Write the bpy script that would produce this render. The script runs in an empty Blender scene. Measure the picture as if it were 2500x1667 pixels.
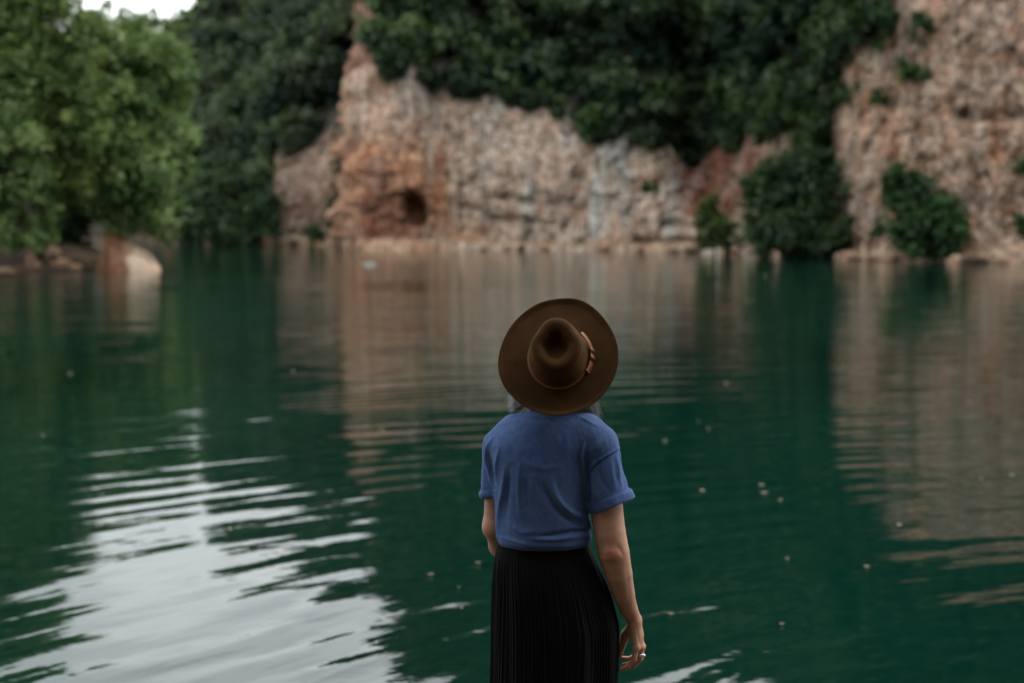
WAVE_A, WAVE_B, WAVE_C, WAVE_D = 0.0021, 0.018, 0.03, 0.0013
WATER_COLS = ((0.0007, 0.011, 0.0072), (0.0016, 0.022, 0.0145))
CLOUD = ((11.5, 12.7, 13.2), (22.0, 22.2, 21.8))
SKY_S = 0.15
SUN_E, SUN_AZ_DEG = 1.5, 72
EXPOSURE = 0.0
SHADE_BANK = (0.12, 2.4)  # slopes of the added bank behind the camera, which shades the person's back
SKIN = ((0.42, 0.23, 0.150), (0.35, 0.165, 0.10))
SHIRT = ((0.040, 0.074, 0.190), (0.075, 0.125, 0.270), (0.19, 0.225, 0.34))
FELT = ((0.028, 0.0108, 0.0016), (0.042, 0.0170, 0.0026), (0.085, 0.038, 0.009))
LEATHER = ((0.18, 0.060, 0.020), (0.22, 0.082, 0.030))
HAIR = (0.36, 0.37, 0.34)
import bpy, math, random
import numpy as np
import openvdb
from mathutils import Vector, Matrix

rng = np.random.default_rng(7)
random.seed(7)
scene = bpy.context.scene
COL = scene.collection

# ------------------------------------------------------------------ camera
F = 3472.0                       # focal length in photo pixels (2500 wide)
CAM_Z = 2.3
PITCH = math.atan(300.0 / F)
cam_d = bpy.data.cameras.new('camera')
cam = bpy.data.objects.new('camera', cam_d)
COL.objects.link(cam)
cam.location = (0, 0, CAM_Z)
cam.rotation_euler = (math.radians(90) - PITCH, 0, 0)
cam_d.sensor_width = 36.0
cam_d.lens = 50.0
cam_d.clip_start = 0.1
cam_d.clip_end = 2000
cam_d.dof.use_dof = True
cam_d.dof.focus_distance = 4.34
cam_d.dof.aperture_fstop = 1.95
scene.camera = cam

CP, SP = math.cos(PITCH), math.sin(PITCH)


def ray(px, py):
    a = (px - 1250.0) / F
    b = -(py - 833.5) / F
    return np.array([a, CP + b * SP, -SP + b * CP])


def at(px, py, y):
    """the point at world depth y that projects on photo pixel (px, py)"""
    r = ray(px, py)
    return np.array([0, 0, CAM_Z]) + r * (y / r[1])


def on_water(px, py, z=0.0):
    r = ray(px, py)
    return np.array([0, 0, CAM_Z]) + r * ((z - CAM_Z) / r[2])


# ------------------------------------------------------------------ numpy noise
_perm = np.random.default_rng(3).permutation(256)
_perm = np.concatenate([_perm, _perm, _perm])
_g = np.random.default_rng(4).normal(size=(256, 3))
_g /= np.linalg.norm(_g, axis=1)[:, None]


def perlin(p):
    p = np.asarray(p, float)
    i = np.floor(p).astype(int)
    f = p - i
    i &= 255
    u = f * f * f * (f * (f * 6 - 15) + 10)
    res = 0
    for dx in (0, 1):
        for dy in (0, 1):
            for dz in (0, 1):
                h = _perm[_perm[_perm[(i[:, 0] + dx) & 255] + ((i[:, 1] + dy) & 255)] + ((i[:, 2] + dz) & 255)]
                d = f - np.array([dx, dy, dz])
                w = (u[:, 0] if dx else 1 - u[:, 0]) * (u[:, 1] if dy else 1 - u[:, 1]) * (u[:, 2] if dz else 1 - u[:, 2])
                res = res + w * np.einsum('ij,ij->i', _g[h], d)
    return res * 1.6


def fbm(p, oct=4, gain=0.5):
    p = np.asarray(p, float)
    s, a, t = 0, 1.0, 0
    for k in range(oct):
        s = s + a * perlin(p * 2 ** k + 17.3 * k)
        t += a
        a *= gain
    return s / t


def worley(p):
    p = np.asarray(p, float)
    i = np.floor(p).astype(int)
    d1 = np.full(len(p), 9.0)
    d2 = np.full(len(p), 9.0)
    hid = np.zeros(len(p), int)
    for dx in (-1, 0, 1):
        for dy in (-1, 0, 1):
            for dz in (-1, 0, 1):
                c = i + np.array([dx, dy, dz])
                h = _perm[_perm[_perm[c[:, 0] & 255] + (c[:, 1] & 255)] + (c[:, 2] & 255)]
                q = c + 0.5 + 0.42 * _g[h]
                d = np.linalg.norm(p - q, axis=1)
                n = d < d1
                d2 = np.where(n, d1, np.minimum(d2, d))
                hid = np.where(n, h, hid)
                d1 = np.where(n, d, d1)
    return d1, d2, hid / 255.0


def sstep(a, b, x):
    t = np.clip((x - a) / (b - a), 0, 1)
    return t * t * (3 - 2 * t)


# ------------------------------------------------------------------ object helpers
def mesh_obj(name, verts, faces, mat=None, parent=None, smooth=True, cols=None):
    me = bpy.data.meshes.new(name)
    verts = np.asarray(verts, np.float32)
    if isinstance(faces, np.ndarray):
        n, k = faces.shape
        me.vertices.add(len(verts))
        me.vertices.foreach_set('co', verts.ravel())
        me.loops.add(n * k)
        me.loops.foreach_set('vertex_index', faces.astype(np.int32).ravel())
        me.polygons.add(n)
        me.polygons.foreach_set('loop_start', np.arange(0, n * k, k, dtype=np.int32))
        me.polygons.foreach_set('loop_total', np.full(n, k, np.int32))
        me.update(calc_edges=True)
        me.validate()
    else:
        me.from_pydata([tuple(map(float, v)) for v in verts], [], faces)
        me.update()
    if smooth:
        me.polygons.foreach_set('use_smooth', np.ones(len(me.polygons), bool))
    if cols is not None:
        at_ = me.color_attributes.new('tint', 'FLOAT_COLOR', 'POINT')
        c4 = np.ones((len(verts), 4), np.float32)
        c4[:, :3] = cols
        at_.data.foreach_set('color', c4.ravel())
    o = bpy.data.objects.new(name, me)
    COL.objects.link(o)
    if mat:
        me.materials.append(mat)
    if parent:
        o.parent = parent
    return o


def tag(o, label=None, cat=None, group=None, kind=None):
    if label:
        o['label'] = label
    if cat:
        o['category'] = cat
    if group:
        o['group'] = group
    if kind:
        o['kind'] = kind
    return o


def empty(name, loc):
    o = bpy.data.objects.new(name, None)
    o.location = tuple(map(float, loc))
    COL.objects.link(o)
    return o


def grid_faces(nr, nc, wrap=False):
    r = np.arange(nr - 1)[:, None]
    c = np.arange(nc if wrap else nc - 1)[None, :]
    c2 = (c + 1) % nc
    a = r * nc + c
    b = r * nc + c2
    return np.stack([a, b, b + nc, a + nc], -1).reshape(-1, 4)


class Buf:
    def __init__(s):
        s.v, s.f, s.c, s.n = [], [], [], 0

    def add(s, v, f, c=None):
        v = np.asarray(v, float)
        s.v.append(v)
        s.f.append(np.asarray(f) + s.n)
        if c is not None:
            s.c.append(np.broadcast_to(np.asarray(c, float), (len(v), 3)))
        s.n += len(v)

    def build(s, name, mat, parent=None, smooth=True):
        return mesh_obj(name, np.concatenate(s.v), np.concatenate(s.f), mat, parent, smooth,
                        np.concatenate(s.c) if s.c else None)


def tube(pts, rad, n=8, closed=False, flat=None):
    """swept tube; returns verts, quad faces"""
    pts = np.asarray(pts, float)
    m = len(pts)
    rad = np.broadcast_to(np.asarray(rad, float), (m,))
    T = np.gradient(pts, axis=0) if not closed else np.roll(pts, -1, 0) - np.roll(pts, 1, 0)
    T /= np.linalg.norm(T, axis=1)[:, None] + 1e-9
    up = np.array([0.13, 0.31, 0.94]) if abs(T[:, 2]).mean() < 0.9 else np.array([0.9, 0.2, 0.1])
    A = np.cross(T, up)
    A /= np.linalg.norm(A, axis=1)[:, None]
    B = np.cross(T, A)
    th = np.linspace(0, 2 * np.pi, n, endpoint=False)
    V = pts[:, None] + rad[:, None, None] * (np.cos(th)[None, :, None] * A[:, None] + np.sin(th)[None, :, None] * B[:, None])
    if closed:
        V = np.concatenate([V, V[:1]])
        fc = grid_faces(m + 1, n, True)
        fc = fc % (m * n)
        return V[:m].reshape(-1, 3), fc
    V = V.reshape(-1, 3)
    fc = grid_faces(m, n, True)
    c0, c1 = len(V), len(V) + 1
    V = np.concatenate([V, pts[:1] - T[:1] * rad[0] * .5, pts[-1:] + T[-1:] * rad[-1] * .5])
    j = np.arange(n)
    j2 = (j + 1) % n
    cap0 = np.stack([np.full(n, c0), j2, j, j], -1)
    cap1 = np.stack([np.full(n, c1), (m - 1) * n + j, (m - 1) * n + j2, (m - 1) * n + j2], -1)
    # triangles as degenerate quads are avoided: fan with pairs
    h = n // 2
    q0 = [[c0, 2 * k + 2 if 2 * k + 2 < n else 0, 2 * k + 1, 2 * k] for k in range(h)]
    q1 = [[c1, (m - 1) * n + 2 * k, (m - 1) * n + 2 * k + 1, (m - 1) * n + (2 * k + 2 if 2 * k + 2 < n else 0)] for k in range(h)]
    return V, np.concatenate([fc, np.array(q0), np.array(q1)])


# ------------------------------------------------------------------ materials
class NT:
    def __init__(s, name):
        s.m = bpy.data.materials.new(name)
        s.m.use_nodes = True
        s.t = s.m.node_tree
        s.b = s.t.nodes['Principled BSDF']
        s.out = s.t.nodes['Material Output']

    def n(s, kind, **kw):
        nd = s.t.nodes.new(kind)
        for k, v in kw.items():
            if isinstance(k, str) and hasattr(nd, k):
                setattr(nd, k, v)
            else:
                nd.inputs[k.replace('_', ' ')].default_value = v
        return nd

    def l(s, a, b):
        s.t.links.new(a, b)

    def math(s, op, a, b=None, c=None):
        nd = s.t.nodes.new('ShaderNodeMath')
        nd.operation = op
        for i, x in enumerate((a, b, c)):
            if x is None:
                continue
            if isinstance(x, (int, float)):
                nd.inputs[i].default_value = x
            else:
                s.l(x, nd.inputs[i])
        return nd.outputs[0]

    def noise(s, vec, scale, detail=3, rough=0.5, dist=0.0):
        nd = s.n('ShaderNodeTexNoise')
        nd.inputs['Scale'].default_value = scale
        nd.inputs['Detail'].default_value = detail
        nd.inputs['Roughness'].default_value = rough
        nd.inputs['Distortion'].default_value = dist
        if vec is not None:
            s.l(vec, nd.inputs['Vector'])
        return nd.outputs[0]

    def ramp(s, fac, stops):
        nd = s.n('ShaderNodeValToRGB')
        cr = nd.color_ramp
        while len(cr.elements) < len(stops):
            cr.elements.new(0.5)
        for e, (p, c) in zip(cr.elements, stops):
            e.position = p
            e.color = tuple(c) + (1,) if not isinstance(c, (int, float)) else (c, c, c, 1)
        s.l(fac, nd.inputs[0])
        return nd.outputs[0]

    def mix(s, fac, a, b, mode='MIX'):
        nd = s.n('ShaderNodeMix')
        nd.data_type = 'RGBA'
        nd.blend_type = mode
        for sock, x in ((nd.inputs[0], fac), (nd.inputs[6], a), (nd.inputs[7], b)):
            if isinstance(x, (int, float)):
                sock.default_value = x
            elif isinstance(x, (tuple, list)):
                sock.default_value = tuple(x) + (1,)
            else:
                s.l(x, sock)
        return nd.outputs[2]

    def coord(s, kind='Object'):
        return s.n('ShaderNodeTexCoord').outputs[kind]

    def mapping(s, vec, scale=(1, 1, 1), loc=(0, 0, 0), rot=(0, 0, 0)):
        nd = s.n('ShaderNodeMapping')
        nd.inputs['Scale'].default_value = scale
        nd.inputs['Location'].default_value = loc
        nd.inputs['Rotation'].default_value = rot
        s.l(vec, nd.inputs['Vector'])
        return nd.outputs[0]

    def bump(s, h, dist, strength=1.0, normal=None):
        nd = s.n('ShaderNodeBump')
        nd.inputs['Distance'].default_value = dist
        nd.inputs['Strength'].default_value = strength
        s.l(h, nd.inputs['Height'])
        if normal is not None:
            s.l(normal, nd.inputs['Normal'])
        return nd.outputs[0]

    def attr(s, name='tint'):
        nd = s.n('ShaderNodeAttribute')
        nd.attribute_name = name
        return nd.outputs['Color']

    def set(s, **kw):
        for k, v in kw.items():
            sock = s.b.inputs[k.replace('_', ' ')]
            if isinstance(v, (int, float)):
                sock.default_value = v
            elif isinstance(v, tuple):
                sock.default_value = v + (1,) if len(v) == 3 else v
            else:
                s.l(v, sock)
        return s


# foliage: tint attribute on leaves, a little light coming through them
def foliage_mat(name, through=0.25):
    t = NT(name)
    c = t.attr()
    t.set(Base_Color=c, Roughness=0.55)
    t.b.inputs['Specular IOR Level'].default_value = 0.25
    tr = t.n('ShaderNodeBsdfTranslucent')
    c2 = t.mix(1.0, c, (1.1, 1.35, 0.5), 'MULTIPLY')
    t.l(c2, tr.inputs['Color'])
    mx = t.n('ShaderNodeMixShader')
    mx.inputs[0].default_value = through
    t.l(t.b.outputs[0], mx.inputs[1])
    t.l(tr.outputs[0], mx.inputs[2])
    t.l(mx.outputs[0], t.out.inputs['Surface'])
    return t.m


M_leaf = foliage_mat('leaf')

t = NT('bark')
n = t.noise(t.mapping(t.coord(), (6, 6, 1.2)), 3, 4)
t.set(Base_Color=t.ramp(n, [(0.3, (0.035, 0.025, 0.018)), (0.7, (0.13, 0.10, 0.075))]), Roughness=0.9,
      Normal=t.bump(n, 0.05))
M_bark = t.m

# rock: the tint attribute holds the stone's own colour regions; noise adds seams, stains and lichen
def rock_mat(name, bumpd=0.25, sc=1.0):
    t = NT(name)
    co = t.coord()
    base = t.attr()
    n1 = t.noise(t.mapping(co, (1.1, 1.1, 0.28)), 1.1 * sc, 6, 0.62)
    n2 = t.noise(t.mapping(co, (1, 1, 0.3), (7, 3, 1)), 3.6 * sc, 5, 0.6, 0.4)
    n3 = t.noise(t.mapping(co, (0.6, 0.6, 1.6), (1, 9, 4)), 0.9 * sc, 5, 0.6)
    lt = t.mix(1.0, base, (1.42, 1.40, 1.36), 'MULTIPLY')
    dk = t.mix(1.0, base, (0.74, 0.67, 0.62), 'MULTIPLY')
    c = t.mix(t.ramp(n1, [(0.38, 0.0), (0.62, 1.0)]), dk, lt)
    c = t.mix(t.ramp(n2, [(0.48, 0.0), (0.60, 0.85)]), c, t.mix(1.0, base, (0.34, 0.29, 0.26), 'MULTIPLY'))
    c = t.mix(t.ramp(n3, [(0.50, 0.0), (0.66, 0.60)]), c, t.mix(1.0, base, (0.85, 0.50, 0.32), 'MULTIPLY'))
    vo = t.n('ShaderNodeTexVoronoi')
    vo.inputs['Scale'].default_value = 1.6 * sc
    vo.feature = 'DISTANCE_TO_EDGE'
    t.l(t.mapping(co, (1, 1, 0.8)), vo.inputs['Vector'])
    h = t.math('ADD', n1, t.math('MULTIPLY', t.math('MINIMUM', vo.outputs['Distance'], 0.2), 1.6))
    t.set(Base_Color=c, Roughness=0.92, Normal=t.bump(h, bumpd))
    t.b.inputs['Specular IOR Level'].default_value = 0.2
    return t.m


M_rock = rock_mat('quarry_rock', 0.7)
M_stone = rock_mat('shore_stone', 0.12, 2.0)

# water
WC = (6.3, 1.0)                  # the ripples run out from a point on the near bank
t = NT('lake_water')
co = t.coord()
sx = t.n('ShaderNodeSeparateXYZ')
t.l(co, sx.inputs[0])
dx = t.math('SUBTRACT', sx.outputs[0], WC[0])
dy = t.math('SUBTRACT', sx.outputs[1], WC[1])
r = t.math('SQRT', t.math('ADD', t.math('MULTIPLY', dx, dx), t.math('MULTIPLY', dy, dy)))
ang = t.math('ARCTAN2', dx, dy)


def polar(kr, ka, off=0.0):
    cb = t.n('ShaderNodeCombineXYZ')
    t.l(t.math('MULTIPLY', r, kr), cb.inputs[0])
    t.l(t.math('MULTIPLY', ang, ka), cb.inputs[1])
    cb.inputs[2].default_value = off
    return cb.outputs[0]


wob = t.noise(polar(0.25, 2.5, 3.0), 1.0, 2)
wave = t.math('SINE', t.math('ADD', t.math('MULTIPLY', r, 14.0), t.math('MULTIPLY', wob, 24.0)))
env = t.ramp(t.noise(polar(0.22, 1.6, 9.0), 1.0, 2), [(0.36, 0.15), (0.62, 1.0)])
h1 = t.math('MULTIPLY', t.math('MULTIPLY', wave, env), WAVE_A)
h2 = t.math('MULTIPLY', t.noise(polar(1.5, 3.0, 5.0), 1.0, 3, 0.5), WAVE_B)
h3 = t.math('MULTIPLY', t.noise(t.mapping(co, (0.45, 1.0, 1)), 0.55, 2), WAVE_C)
h4 = t.math('MULTIPLY', t.noise(t.mapping(co, (0.6, 1.0, 1), (3, 3, 3)), 5.5, 3, 0.5), WAVE_D)
H = t.math('ADD', t.math('ADD', h1, h2), t.math('ADD', h3, h4))
deep = t.noise(t.mapping(co, (0.25, 0.12, 1)), 0.6, 3)
t.set(Base_Color=t.ramp(deep, [(0.35, WATER_COLS[0]), (0.65, WATER_COLS[1])]), Roughness=0.035,
      Normal=t.bump(H, 1.0))
t.b.inputs['IOR'].default_value = 1.36
M_water = t.m

# ------------------------------------------------------------------ sky and light
world = bpy.data.worlds.new('World')
scene.world = world
world.use_nodes = True
wt = world.node_tree
bg = wt.nodes['Background']
sky = wt.nodes.new('ShaderNodeTexSky')
sky.sky_type = 'NISHITA'
sky.sun_disc = False
SUN_EL, SUN_AZ = math.radians(48), math.radians(SUN_AZ_DEG)     # azimuth clockwise from +Y
sky.sun_elevation = SUN_EL
sky.sun_rotation = SUN_AZ
tc = wt.nodes.new('ShaderNodeTexCoord')
mp = wt.nodes.new('ShaderNodeMapping')
mp.inputs['Scale'].default_value = (1.0, 1.0, 2.6)
cn = wt.nodes.new('ShaderNodeTexNoise')
cn.inputs['Scale'].default_value = 2.6
cn.inputs['Detail'].default_value = 6
cn.inputs['Roughness'].default_value = 0.55
wt.links.new(tc.outputs['Generated'], mp.inputs[0])
wt.links.new(mp.outputs[0], cn.inputs['Vector'])
cr = wt.nodes.new('ShaderNodeValToRGB')
cr.color_ramp.elements[0].position = 0.34
cr.color_ramp.elements[0].color = CLOUD[0] + (1,)
cr.color_ramp.elements[1].position = 0.66
cr.color_ramp.elements[1].color = CLOUD[1] + (1,)
wt.links.new(cn.outputs[0], cr.inputs[0])
mx = wt.nodes.new('ShaderNodeMix')
mx.data_type = 'RGBA'
mx.inputs[0].default_value = 0.8          # cloud cover over the clear sky
wt.links.new(sky.outputs[0], mx.inputs[6])
wt.links.new(cr.outputs[0], mx.inputs[7])
wt.links.new(mx.outputs[2], bg.inputs[0])
bg.inputs[1].default_value = SKY_S

sd = bpy.data.lights.new('sun', 'SUN')
sd.energy = SUN_E
sd.angle = math.radians(22)
sd.color = (1.0, 0.93, 0.84)
so = bpy.data.objects.new('sun', sd)
COL.objects.link(so)
sdir = Vector((math.sin(SUN_AZ) * math.cos(SUN_EL), math.cos(SUN_AZ) * math.cos(SUN_EL), math.sin(SUN_EL)))
so.rotation_euler = sdir.to_track_quat('Z', 'Y').to_euler()
so.location = sdir * 60

scene.view_settings.view_transform = 'Standard'
scene.view_settings.look = 'None'
scene.view_settings.exposure = EXPOSURE
scene.view_settings.gamma = 1
scene.cycles.max_bounces = 6
scene.cycles.diffuse_bounces = 3
scene.cycles.glossy_bounces = 3
scene.cycles.use_denoising = True
# ------------------------------------------------------------------ water sheet
wv = [(-400, -3, 0), (400, -3, 0), (400, 420, 0), (-400, 420, 0)]
water = mesh_obj('water', wv, [(0, 1, 2, 3)], M_water, smooth=False)
tag(water, kind='structure')

# ------------------------------------------------------------------ far shore: cliff and wooded hill in one terrain
#        px    D   cliff-top py  skyline py  setback
shore = [(-700, 150, 575, 330, 3), (100, 142, 572, 260, 3), (330, 137, 570, 170, 3), (375, 133, 568, 50, 3), (405, 131, 566, -30, 3),
         (560, 129, 545, -70, 3), (635, 127, 470, -90, 3), (662, 126, 392, -90, 3), (760, 124, 375, -100, 4),
         (812, 123, 310, -100, 5), (838, 121, 235, -140, 6), (858, 117, 190, -180, 4), (864, 108.5, 185, -240, 2.5),
         (890, 106.5, 178, -270, 2.0), (940, 105.5, 165, -300, 2), (1010, 105, 168, -330, 2), (1060, 106, 192, -340, 2.5),
         (1120, 107, 208, -350, 3), (1300, 107.5, 248, -370, 3), (1410, 106, 285, -380, 3), (1450, 105, 325, -380, 3),
         (1530, 103, 305, -370, 3), (1600, 101, 320, -350, 3.5), (1670, 99, 385, -320, 8), (1760, 97, 372, -300, 13),
         (1850, 92, 345, -270, 12), (1930, 87.5, 320, -240, 9), (2010, 84, 260, -220, 7), (2060, 82, 185, -210, 6),
         (2120, 79.5, 90, -220, 5), (2180, 78.3, 10, -230, 5), (2270, 76.3, -60, -240, 5), (2500, 73.5, -120, -260, 5), (2900, 71, -150, -280, 5),
         (3400, 68, -160, -300, 5)]
P = []
for px, D, ct, sk, sb in shore:
    sk -= 170 * min(1, max(0, (px - 940) / 220)) * (1 - 0.95 * math.exp(-((px - 2090) / 120) ** 2))
    x = (px - 1250) / F * D
    hc = CAM_Z + (533.5 - ct) * (D + sb) / F
    hs = CAM_Z + (533.5 - sk) * (D + sb + 34) / F
    P.append((x, D, max(hc, 0.8), hs, sb, px))
P = np.array(P)
seg = np.r_[0, np.cumsum(np.hypot(*np.diff(P[:, :2], axis=0).T))]
u = np.arange(0, seg[-1], 0.34)
C = np.stack([np.interp(u, seg, P[:, k]) for k in range(6)], 1)
nc = len(C)
# rows: (stage, t)
rows = [(-1, 0), (-1, 0.5), (0, 0)] + [(1, k / 4) for k in range(1, 5)] + [(2, k / 56) for k in range(1, 57)] + \
       [(3, k / 46) for k in range(1, 47)] + [(4, k / 5) for k in range(1, 6)]
V = np.zeros((len(rows), nc, 3))
ST = np.zeros((len(rows), nc))
TT = np.zeros((len(rows), nc))
for i, (s, tt) in enumerate(rows):
    x, y, hc, hs, sb = C[:, 0].copy(), C[:, 1].copy(), C[:, 2], C[:, 3], C[:, 4]
    if s == -1:
        yy, zz = y - 2.5 + 2.2 * tt, -1.6 + 1.3 * tt + 0 * y
    elif s == 0:
        yy, zz = y, 0 * y - 0.15
    elif s == 1:
        yy, zz = y + 0.9 * tt, -0.15 + 0.85 * tt ** 0.6 + 0 * y
    elif s == 2:
        yy = y + 0.9 + (sb - 0.9) * (tt ** 1.3)
        zz = 0.7 + (hc - 0.7) * tt
    elif s == 3:
        yy = y + sb + 34 * tt
        zz = hc + (hs - hc) * (0.65 * tt + 0.35 * math.sin(tt * math.pi / 2))
    else:
        yy = y + sb + 34 + 70 * tt
        zz = hs + 1.5 * tt
    V[i, :, 0], V[i, :, 1], V[i, :, 2] = x, yy, zz
    ST[i], TT[i] = s, tt
PX = np.broadcast_to(C[:, 5], ST.shape)
flat = V.reshape(-1, 3)
st, tt, px = ST.ravel(), TT.ravel(), PX.ravel()
cliff = ((st == 2) | (st == 1)).astype(float)
hill = (st >= 3).astype(float)
edge = np.where(st == 2, 1 - sstep(0.93, 1, tt) * 0.5, 1)
big = fbm(flat * [0.09, 0.09, 0.03], 3) * 1.7
med = fbm(flat * [0.36, 0.36, 0.12] + 5, 4) * 0.6
w1, w2, wid = worley(flat * [0.75, 0.75, 0.24] + fbm(flat * 0.5, 2)[:, None] * 0.7)
w3, w4, wid2 = worley(flat * [1.5, 1.5, 0.9] + 9)
flatter = 0.75 - 0.3 * (px < 1500) * sstep(0.35, 0.6, tt)
blk = ((wid - 0.5) * 0.85 + (wid2 - 0.5) * 0.5 - np.exp(-(w2 - w1) / 0.07) * 0.45 - np.exp(-(w4 - w3) / 0.1) * 0.22) * flatter
strat = np.sin(flat[:, 2] * 2.1 + fbm(flat * 0.3, 2) * 4) * 0.07
dyv = cliff * edge * (-(big + med + blk + strat))
dyv[st == 1] *= 0.45
flat[:, 1] += dyv
flat[:, 0] += cliff * edge * (fbm(flat * 0.3 + 40, 3) * 0.9)
top_j = ((st == 2) & (tt > 0.6)) * (tt - 0.6) / 0.4 * fbm(flat * [0.45, 0.3, 0.0] + 3, 3) * 1.8
flat[:, 2] += top_j + hill * (fbm(flat * 0.12 + 11, 4) * 2.4 * np.clip(tt * 6, 0.3, 1)) + (st == 1) * fbm(flat * 0.9, 3) * 0.35
# cave
cc = at(1008, 512, 105.0)
de = ((flat[:, 0] - cc[0]) / 0.85) ** 2 + ((flat[:, 2] - cc[2] + 0.4 * (flat[:, 0] - cc[0])) / 1.25) ** 2
flat[:, 1] += np.where(cliff > 0, 3.6 * (1 - sstep(0.6, 1.5, de)), 0)
# undercut lines
for (ax, ay, bx, by) in ((1210, 480, 1420, 512), (1620, 545, 1760, 560), (2330, 290, 2560, 300), (1550, 590, 1720, 588), (1200, 535, 1330, 545)):
    D0 = 105 if ax < 1800 else 80
    A, B = at(ax, ay, D0), at(bx, by, D0)
    s_ = np.clip((flat[:, 0] - A[0]) / (B[0] - A[0]), 0, 1)
    dz = flat[:, 2] - (A[2] + (B[2] - A[2]) * s_) - 0.4 * fbm(flat * 0.6, 2)
    dxx = np.maximum(0, np.maximum(A[0] - flat[:, 0], flat[:, 0] - B[0]))
    flat[:, 1] += cliff * (0.5 if ax < 1500 else 1.1) * np.exp(-(dz / 0.28) ** 2 - (dxx / 0.5) ** 2)
# ragged left end of the buttress
rag = np.exp(-((px - 866) / 22) ** 2) * ((st == 2) | (st == 3))
flat[:, 0] += rag * (fbm(flat * [0.0, 0.3, 0.45] + 60, 3) * 2.6 - 0.8 * (1 - tt) * (st == 2))
# the stone's own colours
n1 = fbm(flat * [0.60, 0.2, 0.07], 4)
n2 = fbm(flat * [0.7, 0.4, 0.10] + 31, 4)
cream = np.array([0.62, 0.50, 0.415])
grey = np.array([0.52, 0.53, 0.51])
orange = np.array([0.52, 0.285, 0.175])
red = np.array([0.22, 0.10, 0.07])
pink = np.array([0.36, 0.262, 0.20])
brown = np.array([0.24, 0.16, 0.12])


def lerp(a, b, w):
    return a + (b - a) * w[:, None]


tint = lerp(np.broadcast_to(cream, flat.shape), grey, sstep(-0.15, 0.3, n1))
wo = sstep(855, 880, px) * (1 - sstep(1075 + 25 * n1, 1115 + 25 * n1, px)) * (1 - 0.72 * sstep(0.42, 0.8, tt + 0.25 * n2) * (st == 2))
tint = lerp(tint, orange, np.clip(wo * (1.0 + 1.0 * n2), 0, 1))
wr = sstep(870, 900, px) * (1 - sstep(990, 1030, px)) * (1 - sstep(0.2, 0.45, tt + 0.3 * n1)) * (st == 2)
tint = lerp(tint, red, np.clip(wr * 0.75, 0, 1))
tint = lerp(tint, brown, (1 - sstep(850, 866, px)) * np.clip(0.75 + n1, 0, 1))
tint = lerp(tint, orange * 0.8 + brown * 0.3, sstep(835, 845, px) * (1 - sstep(864, 872, px)) * 0.85)
wg = sstep(1640, 1700, px) * (1 - sstep(1880, 1960, px))
tint = lerp(tint, red * 1.05, wg * np.clip(0.9 + n2, 0, 1) * (st == 2) * sstep(0.12, 0.35, tt))
wp = sstep(1880, 2000, px)
tint = lerp(tint, lerp(np.broadcast_to(pink, flat.shape), orange, sstep(0.05, 0.35, n2)), wp * 0.85)
tint = lerp(tint, np.array([0.50, 0.37, 0.27]), (st == 1) * 0.8 + 0.0 * n1)
sp = sstep(1000, 1040, px) * (1 - sstep(1180, 1260, px)) * (st == 2) * (1 - sstep(0.06, 0.16, tt))
tint = lerp(tint, np.array([0.52, 0.36, 0.26]), sp)
soil = np.array([0.045, 0.042, 0.028])
bare = (st >= 3) & (px > 838) & (px < 896) & (tt < 0.95)
tint = np.where(((st >= 3) & ~bare)[:, None], soil, tint)
tint = np.where(bare[:, None], np.array([0.30, 0.18, 0.13]) * (1 + 0.5 * n2[:, None]), tint)
lowbank = (px < 640) & (st < 3)
tint = np.where(lowbank[:, None], np.array([0.10, 0.075, 0.05]), tint)
tint = np.clip(tint, 0.01, 0.9)
terr = mesh_obj('hill', flat, grid_faces(len(rows), nc), M_rock, cols=tint)
t = NT('hill_soil')
t.set(Base_Color=t.attr(), Roughness=1.0)
terr.data.materials.append(t.m)
fi = grid_faces(len(rows), nc)
soilf = ((st[fi[:, 0]] >= 3) & ~bare[fi[:, 0]]).astype(np.int32)
terr.data.polygons.foreach_set('material_index', soilf)
tag(terr, 'quarry hill with a pale orange and grey rock cliff above the lake', kind='structure')
GV = flat.reshape(len(rows), nc, 3)

# ------------------------------------------------------------------ foliage
def leaves(buf, pts, nrm, size, cols, aspect=1.5):
    n = len(pts)
    a = rng.normal(size=(n, 3))
    nrm = nrm / (np.linalg.norm(nrm, axis=1)[:, None] + 1e-9)
    a = np.cross(nrm, a)
    a /= np.linalg.norm(a, axis=1)[:, None] + 1e-9
    b = np.cross(nrm, a)
    s = (size * rng.uniform(0.6, 1.35, n))[:, None]
    bend = nrm * s * 0.22
    q = np.stack([pts - a * s * .5 * aspect, pts - b * s * .42 + bend, pts + a * s * .5 * aspect, pts + b * s * .42 + bend], 1)
    f = np.arange(4 * n).reshape(n, 4)
    buf.add(q.reshape(-1, 3), f, np.repeat(cols, 4, axis=0))


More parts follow.
